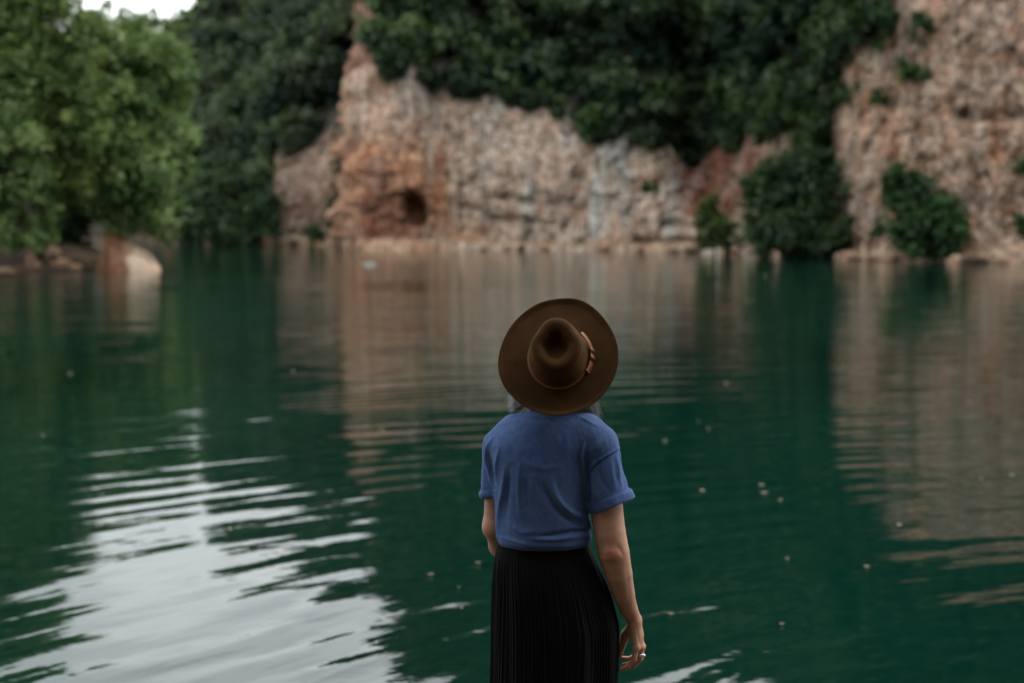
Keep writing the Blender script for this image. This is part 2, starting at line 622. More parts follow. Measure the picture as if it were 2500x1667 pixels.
def crown(buf, c, r, nl, per, size, ca, cb, squash=0.85, fill=0.5):
    """leaf clumps on lobes spread through an ellipsoid"""
    c = np.asarray(c, float)
    r = np.asarray([r, r, r * squash] if np.isscalar(r) else r, float)
    ca, cb = np.array(ca), np.array(cb)
    for k in range(nl):
        d = rng.normal(size=3)
        d /= np.linalg.norm(d)
        lc = c + d * r * rng.uniform(0.35, 0.88)
        lr = r.min() * rng.uniform(0.22, 0.46)
        m = int(per * (0.6 + 0.8 * rng.random()))
        dd = rng.normal(size=(m, 3)) * [1, 1, 0.8]
        dd /= np.linalg.norm(dd, axis=1)[:, None]
        rad = lr * (1 - fill * rng.random(m) ** 2) * (1 + 0.22 * rng.normal(size=m)) * np.where(rng.random(m) < .10, rng.uniform(1.1, 1.75, m), 1)
        pts = lc + dd * rad[:, None]
        nr = dd * 0.8 + [0, 0, 0.8] + 0.55 * rng.normal(size=(m, 3))
        w = np.clip(rng.random() * 0.8 + 0.25 * rng.normal(size=m), 0, 1)[:, None]
        leaves(buf, pts, nr, size, ca + (cb - ca) * w)


def trunk_mesh(base, tips, r0, parent, name='trunk'):
    b = Buf()
    base = np.asarray(base, float)
    fork = base + (np.mean(tips, axis=0) - base) * 0.45
    pts = [base + (fork - base) * k / 4 + [0.12 * r0 * 3 * math.sin(k * 2.1), 0, 0] for k in range(5)]
    b.add(*tube(pts, np.linspace(r0, r0 * 0.68, 5), 8))
    for tp in tips:
        tp = np.asarray(tp, float)
        mid = fork + (tp - fork) * 0.5 + rng.normal(size=3) * 0.12 * np.linalg.norm(tp - fork) + [0, 0, 0.1 * np.linalg.norm(tp - fork)]
        k = np.linspace(0, 1, 7)[:, None]
        pts = (1 - k) ** 2 * fork + 2 * k * (1 - k) * mid + k ** 2 * tp
        b.add(*tube(pts, np.linspace(r0 * 0.55, r0 * 0.1, 7), 6))
    return b.build(name, M_bark, parent)


def make_tree(name, label, cat, base, blobs, ca, cb, leaf, dens, r0=0.2, group=None, squash=0.9):
    """blobs: (px, py, depth, radius in m)"""
    root = empty(name, base)
    tag(root, label, cat, group)
    b = Buf()
    tips = []
    base = np.asarray(base, float)
    for (px_, py_, D_, rr) in blobs:
        c = at(px_, py_, D_) - base
        tips.append(c)
        nl = max(9, int(19 * (rr / 1.5) ** 0.8))
        crown(b, c, rr, nl, int(3.8 * dens * (rr * 0.4) ** 2 / leaf ** 2), leaf, ca, cb, squash)
    b.build('crown', M_leaf, root, smooth=False)
    trunk_mesh([0, 0, -0.2], tips, r0, root)
    return root


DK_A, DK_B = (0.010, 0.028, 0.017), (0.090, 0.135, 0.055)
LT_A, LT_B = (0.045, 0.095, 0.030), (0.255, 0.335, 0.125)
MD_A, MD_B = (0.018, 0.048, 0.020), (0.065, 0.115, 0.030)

# forest on the hill: nobody could count it -> two masses
hill_rows = [i for i, (s, t_) in enumerate(rows) if s == 3 or (s == 4 and t_ <= 0.2)]
def forest(name, label, pxa, pxb, n, ca, cb):
    b = Buf()
    done = np.zeros((0, 3))
    cols_ = np.array([j for j in range(nc) if pxa <= C[j, 5] <= pxb])
    cnt = 0
    for k in range(n * 12):
        near = rng.random() < 0.8
        i = rng.choice([q for q in hill_rows if (rows[q][1] < 0.5 and rows[q][0] == 3) == near])
        j = rng.choice(cols_)
        p, pj = GV[i, j], C[j, 5]
        tt_ = rows[i][1] if rows[i][0] == 3 else 1
        if 828 < pj < 894 or (740 < pj < 830 and tt_ < .10) or (1780 < pj < 1900 and tt_ < 0.03):
            continue
        sp_ = 1.75 if tt_ < .5 else 2.9
        if len(done) and (np.linalg.norm(done - p, axis=1) < sp_).any():
            continue
        done = np.vstack([done, p])
        cnt += 1
        hgt = rng.uniform(4.0, 7.5)
        rr = rng.uniform(1.7, 2.8) * (1 if tt_ < .5 else 1.35)
        if pj < 935 and pj > 890 or 790 < pj < 830:
            rr *= .6
        if tt_ < 0.08:
            hgt, rr = rng.uniform(1.3, 2.8), rng.uniform(1.2, 1.9)
        w = rng.random() ** 1.3
        ls = 0.44 if tt_ < .5 else .8
        dn = 1.0 if tt_ < .5 else .45
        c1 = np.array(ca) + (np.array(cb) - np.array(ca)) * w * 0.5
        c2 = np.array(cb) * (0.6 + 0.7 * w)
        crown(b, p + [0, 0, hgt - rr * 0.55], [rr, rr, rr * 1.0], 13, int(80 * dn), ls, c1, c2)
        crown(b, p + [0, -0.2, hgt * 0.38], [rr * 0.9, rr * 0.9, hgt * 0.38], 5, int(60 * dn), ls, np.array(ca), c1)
        if cnt >= n:
            break
    if pxa > 800:                     # ragged fringe hanging over the cliff edge
        i0 = [q for q, (a1, a2) in enumerate(rows) if a1 == 2 and a2 > 0.955][0]
        for k in range(430):
            j = rng.choice(cols_)
            if C[j, 5] < 905 or C[j, 5] > 2080:
                continue
            i = int(i0 + rng.integers(0, 8))
            rr = rng.uniform(.5, 1.05)
            crown(b, GV[i, j] + [0, -.3, .25], [rr, rr, rr * 1.1], 7, 60, .34, np.array(ca), np.array(cb) * rng.uniform(.55, 1.1))
    o = b.build(name, M_leaf, smooth=False)
    tag(o, label, 'forest', kind='stuff')
    print('FOREST', cnt)
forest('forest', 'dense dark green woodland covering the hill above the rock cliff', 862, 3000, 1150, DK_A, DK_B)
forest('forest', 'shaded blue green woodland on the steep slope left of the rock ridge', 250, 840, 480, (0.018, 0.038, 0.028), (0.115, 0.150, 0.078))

# the trees one can tell apart -------------------------------------------------
def ground_pt(px_, py_):
    p = on_water(px_, py_)
    return p + [0, 0.6, 0.3]

make_tree('broadleaf_tree', 'tall bright green tree right behind the pale boulder, hanging over the water', 'tree',
          at(290, 640, 66) * [1, 1, 0] + [0, 0, .5],
          [(300, 150, 65, 2.0), (400, 130, 65, 1.35), (385, 230, 65, 1.9), (290, 300, 64, 2.2), (400, 350, 64, 1.45), (425, 415, 64, 1.15),
           (330, 440, 63, 2.0), (385, 500, 63, 1.35), (300, 530, 63.5, 1.3), (400, 560, 63, 0.75), (350, 75, 66, 1.0), (415, 80, 66, 0.8), (230, 70, 66, .8), (300, 30, 66, .45), (200, 25, 66, .5), (380, 25, 66, .35), (150, 20, 66, .6), (260, 15, 66, .4), (330, 45, 66, .5), (430, 40, 66, .35), (225, 45, 66, .45), (360, 180, 67, 2.2)],
          LT_A, LT_B, 0.165, 2.1, 0.28)
make_tree('broadleaf_tree', 'big yellowish green tree filling the top left corner of the photo', 'tree',
          at(90, 650, 63) * [1, 1, 0] + [0, 0, .5],
          [(60, 60, 61, 2.3), (130, 150, 61, 2.0), (30, 200, 60, 2.2), (190, 230, 61, 1.5), (170, 330, 61, 1.7), (90, -40, 61, 2.0), (215, 110, 62, 1.6), (100, 280, 61, 1.8),
           (250, 60, 63, 1.0), (-60, 60, 62, 2.6), (0, -140, 62, 2.2), (15, -230, 62, 1.9), (-70, -270, 62, 2.2), (-90, -330, 62, 2.0), (-90, -170, 62, 2.6), (50, -90, 62, 1.5), (-60, -60, 62, 2.4), (90, 230, 64, 2.6), (180, 420, 63, 1.8)],
          (0.055, 0.10, 0.030), (0.27, 0.345, 0.115), 0.165, 2.1, 0.3)
make_tree('broadleaf_tree', 'drooping bright green tree at the left edge with a curved pale branch', 'tree',
          at(-30, 660, 60) * [1, 1, 0] + [0, 0, .5],
          [(20, 400, 59, 1.8), (70, 350, 59, 1.2), (-40, 330, 59, 2.0), (60, 450, 59, 1.1), (-60, 480, 59, 1.6), (20, 560, 59, 1.1), (95, 560, 59.5, .95), (60, 600, 59, .8), (110, 510, 60, .8)],
          LT_A, LT_B, 0.18, 2.2, 0.24)
make_tree('background_tree', 'shaded tree standing deeper in the bank between the two brightest left trees', 'tree',
          at(200, 640, 75) * [1, 1, 0] + [0, 0, .6],
          [(200, 200, 74, 3.0), (120, 350, 74, 3.2), (240, 380, 73, 3.0), (330, 330, 73, 2.6), (180, 520, 72, 2.8), (300, 500, 71, 2.2), (60, 540, 71, 2.6), (-60, 400, 72, 4.0), (-60, 150, 75, 4), (30, 250, 75, 3.6)],
          MD_A, MD_B, 0.3, 2.0, 0.3)
make_tree('waterside_tree', 'round dark green tree reaching the water at the foot of the far left slope', 'tree',
          at(560, 590, 126) * [1, 1, 0] + [0, 0, .4],
          [(560, 490, 124, 3.6), (480, 500, 124, 2.8), (630, 510, 124, 2.6), (520, 430, 125, 2.8), (600, 560, 122, 2.0), (470, 560, 122, 1.9), (660, 550, 122, 1.4), (540, 570, 122, 1.8)],
          (0.018, 0.045, 0.022), (0.06, 0.10, 0.035), 0.34, 2.2, 0.3)
make_tree('slender_tree', 'narrow dark evergreen at the water between the brown rocks and the orange buttress', 'tree',
          at(826, 596, 118) * [1, 1, 0] + [0, 0, .2],
          [(828, 560, 116, 1.25), (822, 510, 116, 1.0), (830, 475, 116, .7)], DK_A, (0.035, 0.07, 0.028), 0.3, 2.3, 0.12)
make_tree('climbing_shrub', 'tall dark shrub growing up the left side of the orange buttress', 'shrub',
          at(835, 420, 117),
          [(826, 410, 115.5, .7), (836, 370, 115.5, .8), (845, 320, 115, .8), (858, 265, 115, .6)], DK_A, MD_B, 0.3, 2.3, 0.1)
make_tree('overhanging_bush', 'dark green bush spilling over the middle of the cliff edge', 'shrub',
          at(1445, 330, 105.2) + [0, 0, -.4],
          [(1440, 300, 103, 1.3), (1465, 285, 103, 1.2), (1425, 325, 102.6, .8)], DK_A, MD_B, 0.3, 2.4, 0.1)
make_tree('waterside_bush', 'small yellow tipped bush at the waterline right of the pale cliff', 'bush',
          at(1745, 618, 92.5) * [1, 1, 0] + [0, 0, .2],
          [(1738, 505, 93, 1.15), (1752, 560, 92, 1.35), (1725, 585, 92, 1.0), (1785, 590, 91.5, .8), (1715, 540, 92.5, .8)], MD_A, (0.10, 0.13, 0.028), 0.26, 2.3, 0.1)
make_tree('waterside_tree', 'largest dark tree clump at the waterline below the red gully', 'tree',
          at(1960, 625, 86) * [1, 1, 0] + [0, 0, .3],
          [(1900, 470, 85, 2.2), (1960, 410, 85, 2.0), (1870, 450, 84.5, 1.5), (2050, 500, 84, 2.5), (1900, 560, 83.5, 2.1), (1990, 570, 83, 2.2), (2085, 570, 82.5, 1.8), (1850, 540, 84, 1.1), (2110, 500, 83, 1.4),
           (1980, 340, 86, 1.3), (2050, 340, 86, 1.2), (2020, 410, 85.5, 1.6), (1960, 490, 84, 2.0), (2090, 430, 84, 1.1), (1870, 600, 83, .9)],
          (0.014, 0.034, 0.016), (0.05, 0.09, 0.026), 0.26, 2.3, 0.22)
make_tree('waterside_bush', 'rounded green bush against the right cliff, its right side in deep shade', 'bush',
          at(2240, 632, 77.5) * [1, 1, 0] + [0, 0, .3],
          [(2200, 450, 76.5, 1.4), (2240, 500, 76.5, 1.9), (2195, 540, 76, 1.5), (2280, 550, 76, 1.8), (2305, 585, 76, 1.4), (2220, 590, 75.8, 1.2), (2310, 530, 76.5, 1.0)],
          MD_A, (0.05, 0.105, 0.026), 0.26, 2.3, 0.18)
for (a_, b_, D_, r_, lab) in ((2160, 30, 81, 1.1, 'dark shrub in the cleft at the very top of the right cliff'),
                              (2230, 170, 79, 1.0, 'dark shrub in the middle of the upper right cliff face'),
                              (2000, 315, 85.5, 1.1, 'dark shrub hanging over the rock shoulder above the largest waterside clump'),
                              (2150, 235, 80.5, .7, 'small dark shrub on the grey band of the right cliff'),
                              (2498, 400, 73.5, .75, 'green shrub on the cliff at the right edge of the photo, upper of two'),
                              (2495, 545, 72.6, .7, 'green shrub on the cliff at the right edge of the photo, lower of two'),
                              (2270, 65, 80, 1.35, 'dark shrub high on the right cliff near the top of the photo'),
                              (2170, 95, 82, 1.2, 'dark shrub growing on the ledge at the top of the right cliff'),
                              (2085, 225, 84, 1.2, 'olive shrub on the rock shoulder where the right cliff meets the woodland'),
                              (2045, 255, 86, 1.3, 'dark shrub just below the olive one at the edge of the woodland'),
                              (2110, 345, 82.5, .8, 'small shrub in a hollow above the largest waterside clump'),
                              (1585, 455, 101, .75, 'thin dark shrub on the pale cliff left of the red gully'),
                              (1412, 588, 104, .35, 'tiny yellow green shrub on the ledge below the middle of the cliff'),
                              (770, 572, 121, 1.0, 'low dark shrub at the foot of the brown rocks')):
    make_tree('cliff_shrub', lab, 'shrub', at(a_, b_ + 8, D_ + .9), [(a_, b_, D_, r_), (a_ + 12, b_ + 6, D_, r_ * .7), (a_ - 10, b_ + 10, D_, r_ * .6)],
              MD_A, MD_B if a_ != 1412 else (0.16, 0.18, 0.03), 0.24 if r_ > .5 else .12, 2.2, 0.06)

for (a_, b_, D_, r_) in ((1905, 285, 91, 1.35), (1955, 245, 88.5, 1.4), (1865, 318, 93.5, 1.0), (2015, 185, 86, 1.3), (2055, 115, 84.5, 1.3), (2095, 60, 83, 1.3), (2130, 10, 82, 1.3), (1980, 270, 87, 1.0)):
    make_tree('cliff_shrub', 'dark shrub along the line where the woodland meets the right cliff', 'shrub', at(a_, b_ + 8, D_ + .9),
              [(a_, b_, D_, r_), (a_ + 20, b_ + 10, D_, r_ * .7), (a_ - 16, b_ + 18, D_, r_ * .7)], DK_A, MD_B, 0.26, 2.2, 0.06, group='shrubs edging the right cliff')

# ------------------------------------------------------------------ left bank
xs = np.linspace(-60, at(378, 650, 64)[0], 90)
ys = np.linspace(0, 1, 26)
front = np.interp(xs, [-60, -22, at(100, 655, 63)[0], at(240, 655, 63)[0], at(392, 655, 64)[0]], [50, 57.5, 61, 62.5, 63.5])
g = np.zeros((26, 90, 3))
for i, v in enumerate(ys):
    g[i, :, 1] = front - 0.6 + v * 30
    g[i, :, 0] = xs * (g[i, :, 1] / front) ** 1.1
    taper = sstep(0, 3, xs[-1] - xs)
    g[i, :, 2] = -0.5 + taper * (0.48 + 0.5 * min(1, v * 5)) + (v * 2.0) * taper
q = g.reshape(-1, 3)
q[:, 2] += fbm(q * 0.5, 3) * 0.35
q[:, 1] += fbm(q * 0.6 + 3, 3) * 0.8
cb_ = lerp(np.broadcast_to(np.array([0.04, 0.03, 0.02]), q.shape), np.array([0.11, 0.07, 0.045]), sstep(0, 0.4, fbm(q * .8, 3)))
tag(mesh_obj('ground', q, grid_faces(26, 90), M_stone, cols=cb_), 'low earth bank under the left trees', kind='structure')


def rock(name, label, cat, c, size, seed, col, cuts=7, group=None, nu=40, nv=26):
    r_ = np.random.default_rng(seed)
    th = np.linspace(0, 2 * np.pi, nu, endpoint=False)
    ph = np.linspace(0.02, np.pi - 0.02, nv)
    d = np.stack([np.sin(ph)[:, None] * np.cos(th), np.sin(ph)[:, None] * np.sin(th), np.cos(ph)[:, None] * np.ones(nu)], -1).reshape(-1, 3)
    rad = np.full(len(d), 1.0)
    for k in range(cuts):
        n_ = r_.normal(size=3)
        n_ /= np.linalg.norm(n_)
        o_ = r_.uniform(0.62, 0.9)
        dn = d @ n_
        rad = np.where(dn > 1e-3, np.minimum(rad, o_ / np.maximum(dn, 1e-3)), rad)
    rad *= 1 + 0.10 * fbm(d * 2.2 + seed, 4)
    v = d * rad[:, None] * np.asarray(size)
    tn = np.asarray(col) * (1 + 0.5 * fbm(v * 1.6 + seed, 3))[:, None]
    o = mesh_obj(name, v, grid_faces(nv, nu, True), M_stone, cols=np.clip(tn, 0.01, .9))
    o.location = tuple(c)
    tag(o, label, cat, group)
    return o

# the boulder, lofted from its outline
DB = 63.0
bx = np.array([225, 240, 254, 266, 273, 281, 295, 318, 336, 352, 366, 377, 385, 390])
bt = np.array([668, 640, 612, 580, 560, 572, 584, 596, 606, 613, 627, 642, 656, 668])
nx_, ny_ = 60, 30
pxs = np.linspace(225, 390, nx_)
top = np.interp(pxs, bx, bt)
vv = []
for k, p_ in enumerate(pxs):
    e = math.sin(math.pi * (k + 0.3) / (nx_ - 0.4)) ** 0.5
    zt = at(p_, top[k], DB)[2]
    for m_ in range(ny_):
        a_ = math.pi * m_ / (ny_ - 1)
        yy = DB + 0.35 - math.cos(a_) * 1.25 * e
        zz = -0.5 + (zt + 0.5) * math.sin(a_) ** 0.55
        vv.append(((p_ - 1250) / F * DB, yy, zz))
vv = np.array(vv)
dn = fbm(vv * 1.0, 4) * 0.16 + (worley(vv * 0.9)[2] - 0.5) * 0.10
vv[:, 1] += dn
vv[:, 2] += fbm(vv * 1.4 + 8, 3) * 0.1
wb = sstep(-15.9, -17.6, vv[:, 0] + 0.5 * fbm(vv, 2)) 
ct = lerp(np.broadcast_to(np.array([0.52, 0.40, 0.31]), vv.shape), np.array([0.30, 0.16, 0.10]), 1 - sstep((300 - 1250) / F * DB, (335 - 1250) / F * DB, vv[:, 0] + 0.3 * fbm(vv, 2)))
M_boulder = rock_mat('boulder_stone', 0.06, 0.8)
tag(mesh_obj('boulder', vv, grid_faces(nx_, ny_), M_boulder, cols=ct), 'big pale boulder with a rusty peak at the water on the left bank', 'boulder')

i = 0
for (a_, b_, w_, h_, lab) in ((150, 650, .6, .5, 'pale angular stone on the left bank beside the leaning stone'), (135, 622, .38, .55, 'leaning pale stone on the left bank'),
                              (85, 652, .55, .45, 'pale stone in the middle of the left bank stones'), (80, 636, .3, .5, 'small upright stone on the left bank'),
                              (40, 662, .6, .35, 'flat brown stone near the left edge of the photo'), (5, 668, .7, .35, 'dark brown stone at the left edge of the photo'),
                              (185, 655, .5, .25, 'low dark stone between the pale stones and the boulder')):
    p = on_water(a_, b_ + 6)
    p[1] = min(p[1], 62.5)
    p[0] = (a_ - 1250) / F * p[1]
    zc = at(a_, b_, p[1])[2]
    rock('stone', lab, 'stone', (p[0], p[1], max(zc, 0.02)), (w_ * .8, .45, h_ * .75), 20 + i, (0.30, 0.20, 0.14) if 'pale' in lab or 'upright' in lab else (0.12, 0.075, 0.05))
    i += 1
far = [(1975, 618, .85, .5), (2070, 622, .8, .35), (2120, 628, .5, .3), (1640, 600, .5, .3), (1690, 606, .6, .25), (1560, 602, .5, .25),
       (1470, 603, .6, .3), (1330, 604, .4, .25), (1270, 606, .35, .3), (1235, 608, .5, .35), (1180, 606, .4, .2), (1790, 614, .4, .25),
       (2380, 630, .7, .4), (2440, 632, .6, .35), (2170, 626, .6, .35), (2330, 634, .5, .3), (720, 590, .5, .4), (760, 588, .6, .4), (680, 590, .5, .35), (640, 592, .4, .3)]
for k, (a_, b_, w_, h_) in enumerate(far):
    D_ = np.interp(a_, P[:, 5], P[:, 1]) - 1.0
    x_ = (a_ - 1250) / F * D_
    if a_ == 1975:
        lab, gr = 'pale block of rock at the water below the largest dark tree clump', None
    elif a_ < 800:
        lab, gr = 'small pale stone at the waterline under the brown rocks', 'stones under the brown rocks'
    elif a_ < 1800:
        lab, gr = 'small stone on the waterline ledge below the pale cliff', 'stones along the ledge below the cliff'
    else:
        lab, gr = 'small stone at the foot of the right cliff', 'stones at the foot of the right cliff'
    rock('stone', lab, 'stone', (x_, D_, 0.12), (w_, .6, h_), 50 + k, (0.40, 0.29, 0.22) if k % 4 else (0.12, 0.09, 0.07), group=gr, nu=20, nv=14)

# white stake in the water and the pale float
t = NT('white_paint')
t.set(Base_Color=(0.75, 0.74, 0.70), Roughness=0.6)
M_white = t.m
p = on_water(1752, 628)
b = Buf()
b.add(*tube([p + [0, 0, -1], p + [0.0, 0, 0.3], p + [0.02, 0, 0.52]], [0.045, 0.045, 0.04], 10))
tag(b.build('stake', M_white), 'thin white stake standing in the water in front of the small bush', 'stake')
p = on_water(900, 646)
o = rock('float', 'small white float drifting in front of the orange buttress', 'float', (p[0], p[1], 0.02), (0.34, 0.25, 0.06), 99, (0.42, 0.45, 0.44), cuts=2, nu=20, nv=12)

# floating leaves
t = NT('floating_leaf')
n = t.noise(t.coord(), 30, 2)
t.set(Base_Color=t.ramp(n, [(0.3, (0.12, 0.10, 0.065)), (0.7, (0.34, 0.29, 0.20))]), Roughness=0.6)
M_fleaf = t.m
sp = [(172, 910), (1868, 672), (1570, 841), (1704, 1027), (1622, 1075), (1730, 1043), (1860, 1182), (1864, 1201), (1904, 1219),
      (1712, 1196), (2262, 821), (2396, 1168), (2468, 1159), (2196, 1280), (1921, 1362), (2117, 1381), (1639, 1496), (1908, 1521),
      (1773, 936), (1051, 1400), (1121, 1432), (1167, 1372), (1128, 1482), (1013, 996), (930, 1049), (104, 1063), (715, 905), (560, 1290)]
for k, (a_, b_) in enumerate(sp):
    p = on_water(a_, b_, 0.012)
    s_ = np.clip(0.0021 * p[1], 0.014, 0.07) * (0.45 + 0.85 * rng.random())
    if k in (1,):
        s_ *= 1.5
    th = rng.random() * 6.28
    L = []
    m_ = 12
    for e in range(m_):
        a0 = 2 * math.pi * e / m_
        rr = 1.0 if e not in (0,) else 1.35
        L.append((math.cos(a0) * s_ * rr, math.sin(a0) * s_ * 0.6, 0.004 * math.cos(2 * a0)))
    n_ = len(L)
    V_ = [(0, 0, 0.004)] + L + [(x, y, z - 0.003) for x, y, z in L] + [(0, 0, 0)]
    Fc = [(0, 1 + e, 1 + (e + 1) % n_) for e in range(n_)] + [(1 + e, 1 + n_ + e, 1 + n_ + (e + 1) % n_, 1 + (e + 1) % n_) for e in range(n_)] + \
         [(1 + 2 * n_, 1 + n_ + (e + 1) % n_, 1 + n_ + e) for e in range(n_)]
    o = mesh_obj('floating_leaf', V_, Fc, M_fleaf)
    o.location = tuple(p)
    o.rotation_euler = (0, 0, th)
    side = 'left' if a_ < 1200 else 'right'
    tag(o, 'small pale leaf floating on the green water ' + ('between the sky reflection and the person' if 900 < a_ < 1200 else 'beyond the bright sky reflection' if a_ < 900 else 'on the side of the person\'s ringed hand'),
        'leaf', {True: 'floating leaves'}.get(900 < a_ < 1200, 'floating leaves far out' if a_ < 900 else 'floating leaves past the ringed hand'))

# ------------------------------------------------------------------ near bank: the ledge the person stands on and an added unseen slope blocking sky light behind
gx = np.linspace(-60, 60, 121)
gy = np.concatenate([[5.15, 5.1, 5.0, 4.8], np.linspace(4.4, -6, 34), np.linspace(-6.6, -60, 60)])
GG = np.zeros((len(gy), len(gx), 3))
for i, y in enumerate(gy):
    GG[i, :, 0] = gx
    GG[i, :, 1] = y - 0.004 * gx ** 2 * (y > 3) + 0.0
    GG[i, :, 2] = (-0.8 if i == 0 else (0.05 if i == 1 else (0.24 if i == 2 else 0.3)))
    if y < 0.5:
        GG[i, :, 2] += SHADE_BANK[0] * (0.5 - y) + SHADE_BANK[1] * max(0, -1.6 - y) * (1 if y > -22 else 20.4 / max(20.4, -1.6 - y))  # steep rise added out of view to keep sky light off the back
q = GG.reshape(-1, 3)
q[:, 2] += fbm(q * [0.8, 0.8, 0], 3) * 0.1 * (q[:, 1] < 3.4) * np.clip(3.4 - q[:, 1], 0, 1)
tn = lerp(np.broadcast_to(np.array([0.07, 0.06, 0.045]), q.shape), np.array([0.020, 0.032, 0.015]), sstep(0, -6, q[:, 1]))
tag(mesh_obj('ground', q, grid_faces(len(gy), len(gx)), M_stone, cols=tn), 'flat rock ledge the person stands on, unseen slope added behind to block sky light', kind='structure')
# ================================================================== the person
YD = 4.37
FLOOR = 0.30


def W(px_, py_, dy=0.0):
    return at(px_, py_, YD + dy)


class SDF:
    def __init__(s, lo, hi, h):
        s.lo, s.h = np.asarray(lo, float), h
        s.n = np.ceil((np.asarray(hi) - lo) / h).astype(int)
        s.ax = [s.lo[k] + h * np.arange(s.n[k]) for k in range(3)]
        s.D = np.full(s.n, 0.08, np.float32)

    def box(s, lo, hi, pad):
        i0 = np.clip(np.floor((np.asarray(lo) - pad - s.lo) / s.h).astype(int), 0, s.n)
        i1 = np.clip(np.ceil((np.asarray(hi) + pad - s.lo) / s.h).astype(int) + 1, 0, s.n)
        sl = tuple(slice(a, b_) for a, b_ in zip(i0, i1))
        X, Y, Z = np.meshgrid(*[s.ax[k][sl[k]] for k in range(3)], indexing='ij')
        return sl, X, Y, Z

    def put(s, sl, d, k, op='add'):
        o = s.D[sl]
        if op == 'add':
            if k > 0:
                hh = np.clip(0.5 + 0.5 * (o - d) / k, 0, 1)
                r_ = o * (1 - hh) + d * hh - k * hh * (1 - hh)
            else:
                r_ = np.minimum(o, d)
        else:
            d = -d
            if k > 0:
                hh = np.clip(0.5 - 0.5 * (o - d) / k, 0, 1)
                r_ = o * (1 - hh) + d * hh + k * hh * (1 - hh)
            else:
                r_ = np.maximum(o, d)
        s.D[sl] = r_

    def cap(s, a, b, ra, rb, k=0.02, sc=(1, 1, 1), op='add'):
        a, b, sc = np.asarray(a, float), np.asarray(b, float), np.asarray(sc, float)
        R = max(ra, rb) * max(1, 1 / sc.min())
        sl, X, Y, Z = s.box(np.minimum(a, b) - R, np.maximum(a, b) + R, 0.05)
        if X.size == 0:
            return
        a_, b_ = a * sc, b * sc
        ab = b_ - a_
        L = ab @ ab + 1e-12
        px_, py_, pz_ = X * sc[0] - a_[0], Y * sc[1] - a_[1], Z * sc[2] - a_[2]
        t_ = np.clip((px_ * ab[0] + py_ * ab[1] + pz_ * ab[2]) / L, 0, 1)
        d = np.sqrt((px_ - t_ * ab[0]) ** 2 + (py_ - t_ * ab[1]) ** 2 + (pz_ - t_ * ab[2]) ** 2) - (ra + (rb - ra) * t_)
        s.put(sl, d / sc.max(), k, op)

    def chain(s, pts, rad, k=0.01, **kw):
        for i_ in range(len(pts) - 1):
            s.cap(pts[i_], pts[i_ + 1], rad[i_], rad[i_ + 1], k, **kw)

    def ell(s, c, r_, k=0.02, R=None, op='add'):
        c, r_ = np.asarray(c, float), np.asarray(r_, float)
        m_ = r_.max()
        sl, X, Y, Z = s.box(c - m_, c + m_, 0.05)
        q_ = np.stack([X - c[0], Y - c[1], Z - c[2]], -1)
        if R is not None:
            q_ = q_ @ R
        q0 = np.linalg.norm(q_ / r_, axis=-1)
        q1 = np.linalg.norm(q_ / r_ ** 2, axis=-1) + 1e-9
        s.put(sl, q0 * (q0 - 1) / q1, k, op)

    def stack(s, zs, cx, cy, a, b, k=0.02, p=2.0):
        """tube of elliptical sections given by height"""
        zs = np.asarray(zs, float)
        o = np.argsort(zs)
        zs, cx, cy, a, b = zs[o], np.asarray(cx)[o], np.asarray(cy)[o], np.asarray(a)[o], np.asarray(b)[o]
        lo = [min(cx - a), min(cy - b), zs[0]]
        hi = [max(cx + a), max(cy + b), zs[-1]]
        sl, X, Y, Z = s.box(lo, hi, 0.05)
        z1 = s.ax[2][sl[2]]

        def ip(v):
            # smooth interpolation along z
            g_ = np.interp(z1, zs, v)
            kk = max(3, int(0.012 / s.h) * 2 + 1)
            gp = np.pad(g_, kk // 2, mode='edge')
            return np.convolve(gp, np.ones(kk) / kk, 'valid')[None, None, :]
        A, B, CX, CY = ip(a), ip(b), ip(cx), ip(cy)
        e = ((np.abs(X - CX) / A) ** p + (np.abs(Y - CY) / B) ** p) ** (1 / p)
        gx_ = np.maximum(np.sqrt(((X - CX) / A ** 2) ** 2 + ((Y - CY) / B ** 2) ** 2), 1e-3)
        d = (e - 1) * e / gx_ * 0.9
        d = np.where(e < 0.5, (e - 1) * np.minimum(A, B), d)
        d = np.maximum(d, np.maximum(zs[0] - Z, Z - zs[-1]))
        s.put(sl, d, k)

    def mesh(s):
        g_ = openvdb.FloatGrid(0.08)
        g_.copyFromArray(s.D)
        g_.transform = openvdb.createLinearTransform(voxelSize=1.0)
        p_, q_ = g_.convertToQuads(isovalue=0.0)
        return np.asarray(p_) * s.h + s.lo, np.asarray(q_)[:, ::-1].copy()


def relax(me_obj, it=4, f=0.5):
    m_ = me_obj.modifiers.new('smooth', 'SMOOTH')
    m_.iterations = it
    m_.factor = f


def rotm(rx=0, ry=0, rz=0):
    return np.array((Matrix.Rotation(rz, 3, 'Z') @ Matrix.Rotation(ry, 3, 'Y') @ Matrix.Rotation(rx, 3, 'X')))


def to_px(v):
    d_ = v - np.array([0, 0, CAM_Z])
    dep = d_[:, 1] * CP - d_[:, 2] * SP
    return 1250 + F * d_[:, 0] / dep, 833.5 - F * (d_[:, 1] * SP + d_[:, 2] * CP) / dep


def vnormals(v, f):
    n_ = np.cross(v[f[:, 2]] - v[f[:, 0]], v[f[:, 3]] - v[f[:, 1]])
    N = np.zeros_like(v)
    for k_ in range(f.shape[1]):
        np.add.at(N, f[:, k_], n_)
    return N / (np.linalg.norm(N, axis=1)[:, None] + 1e-12)


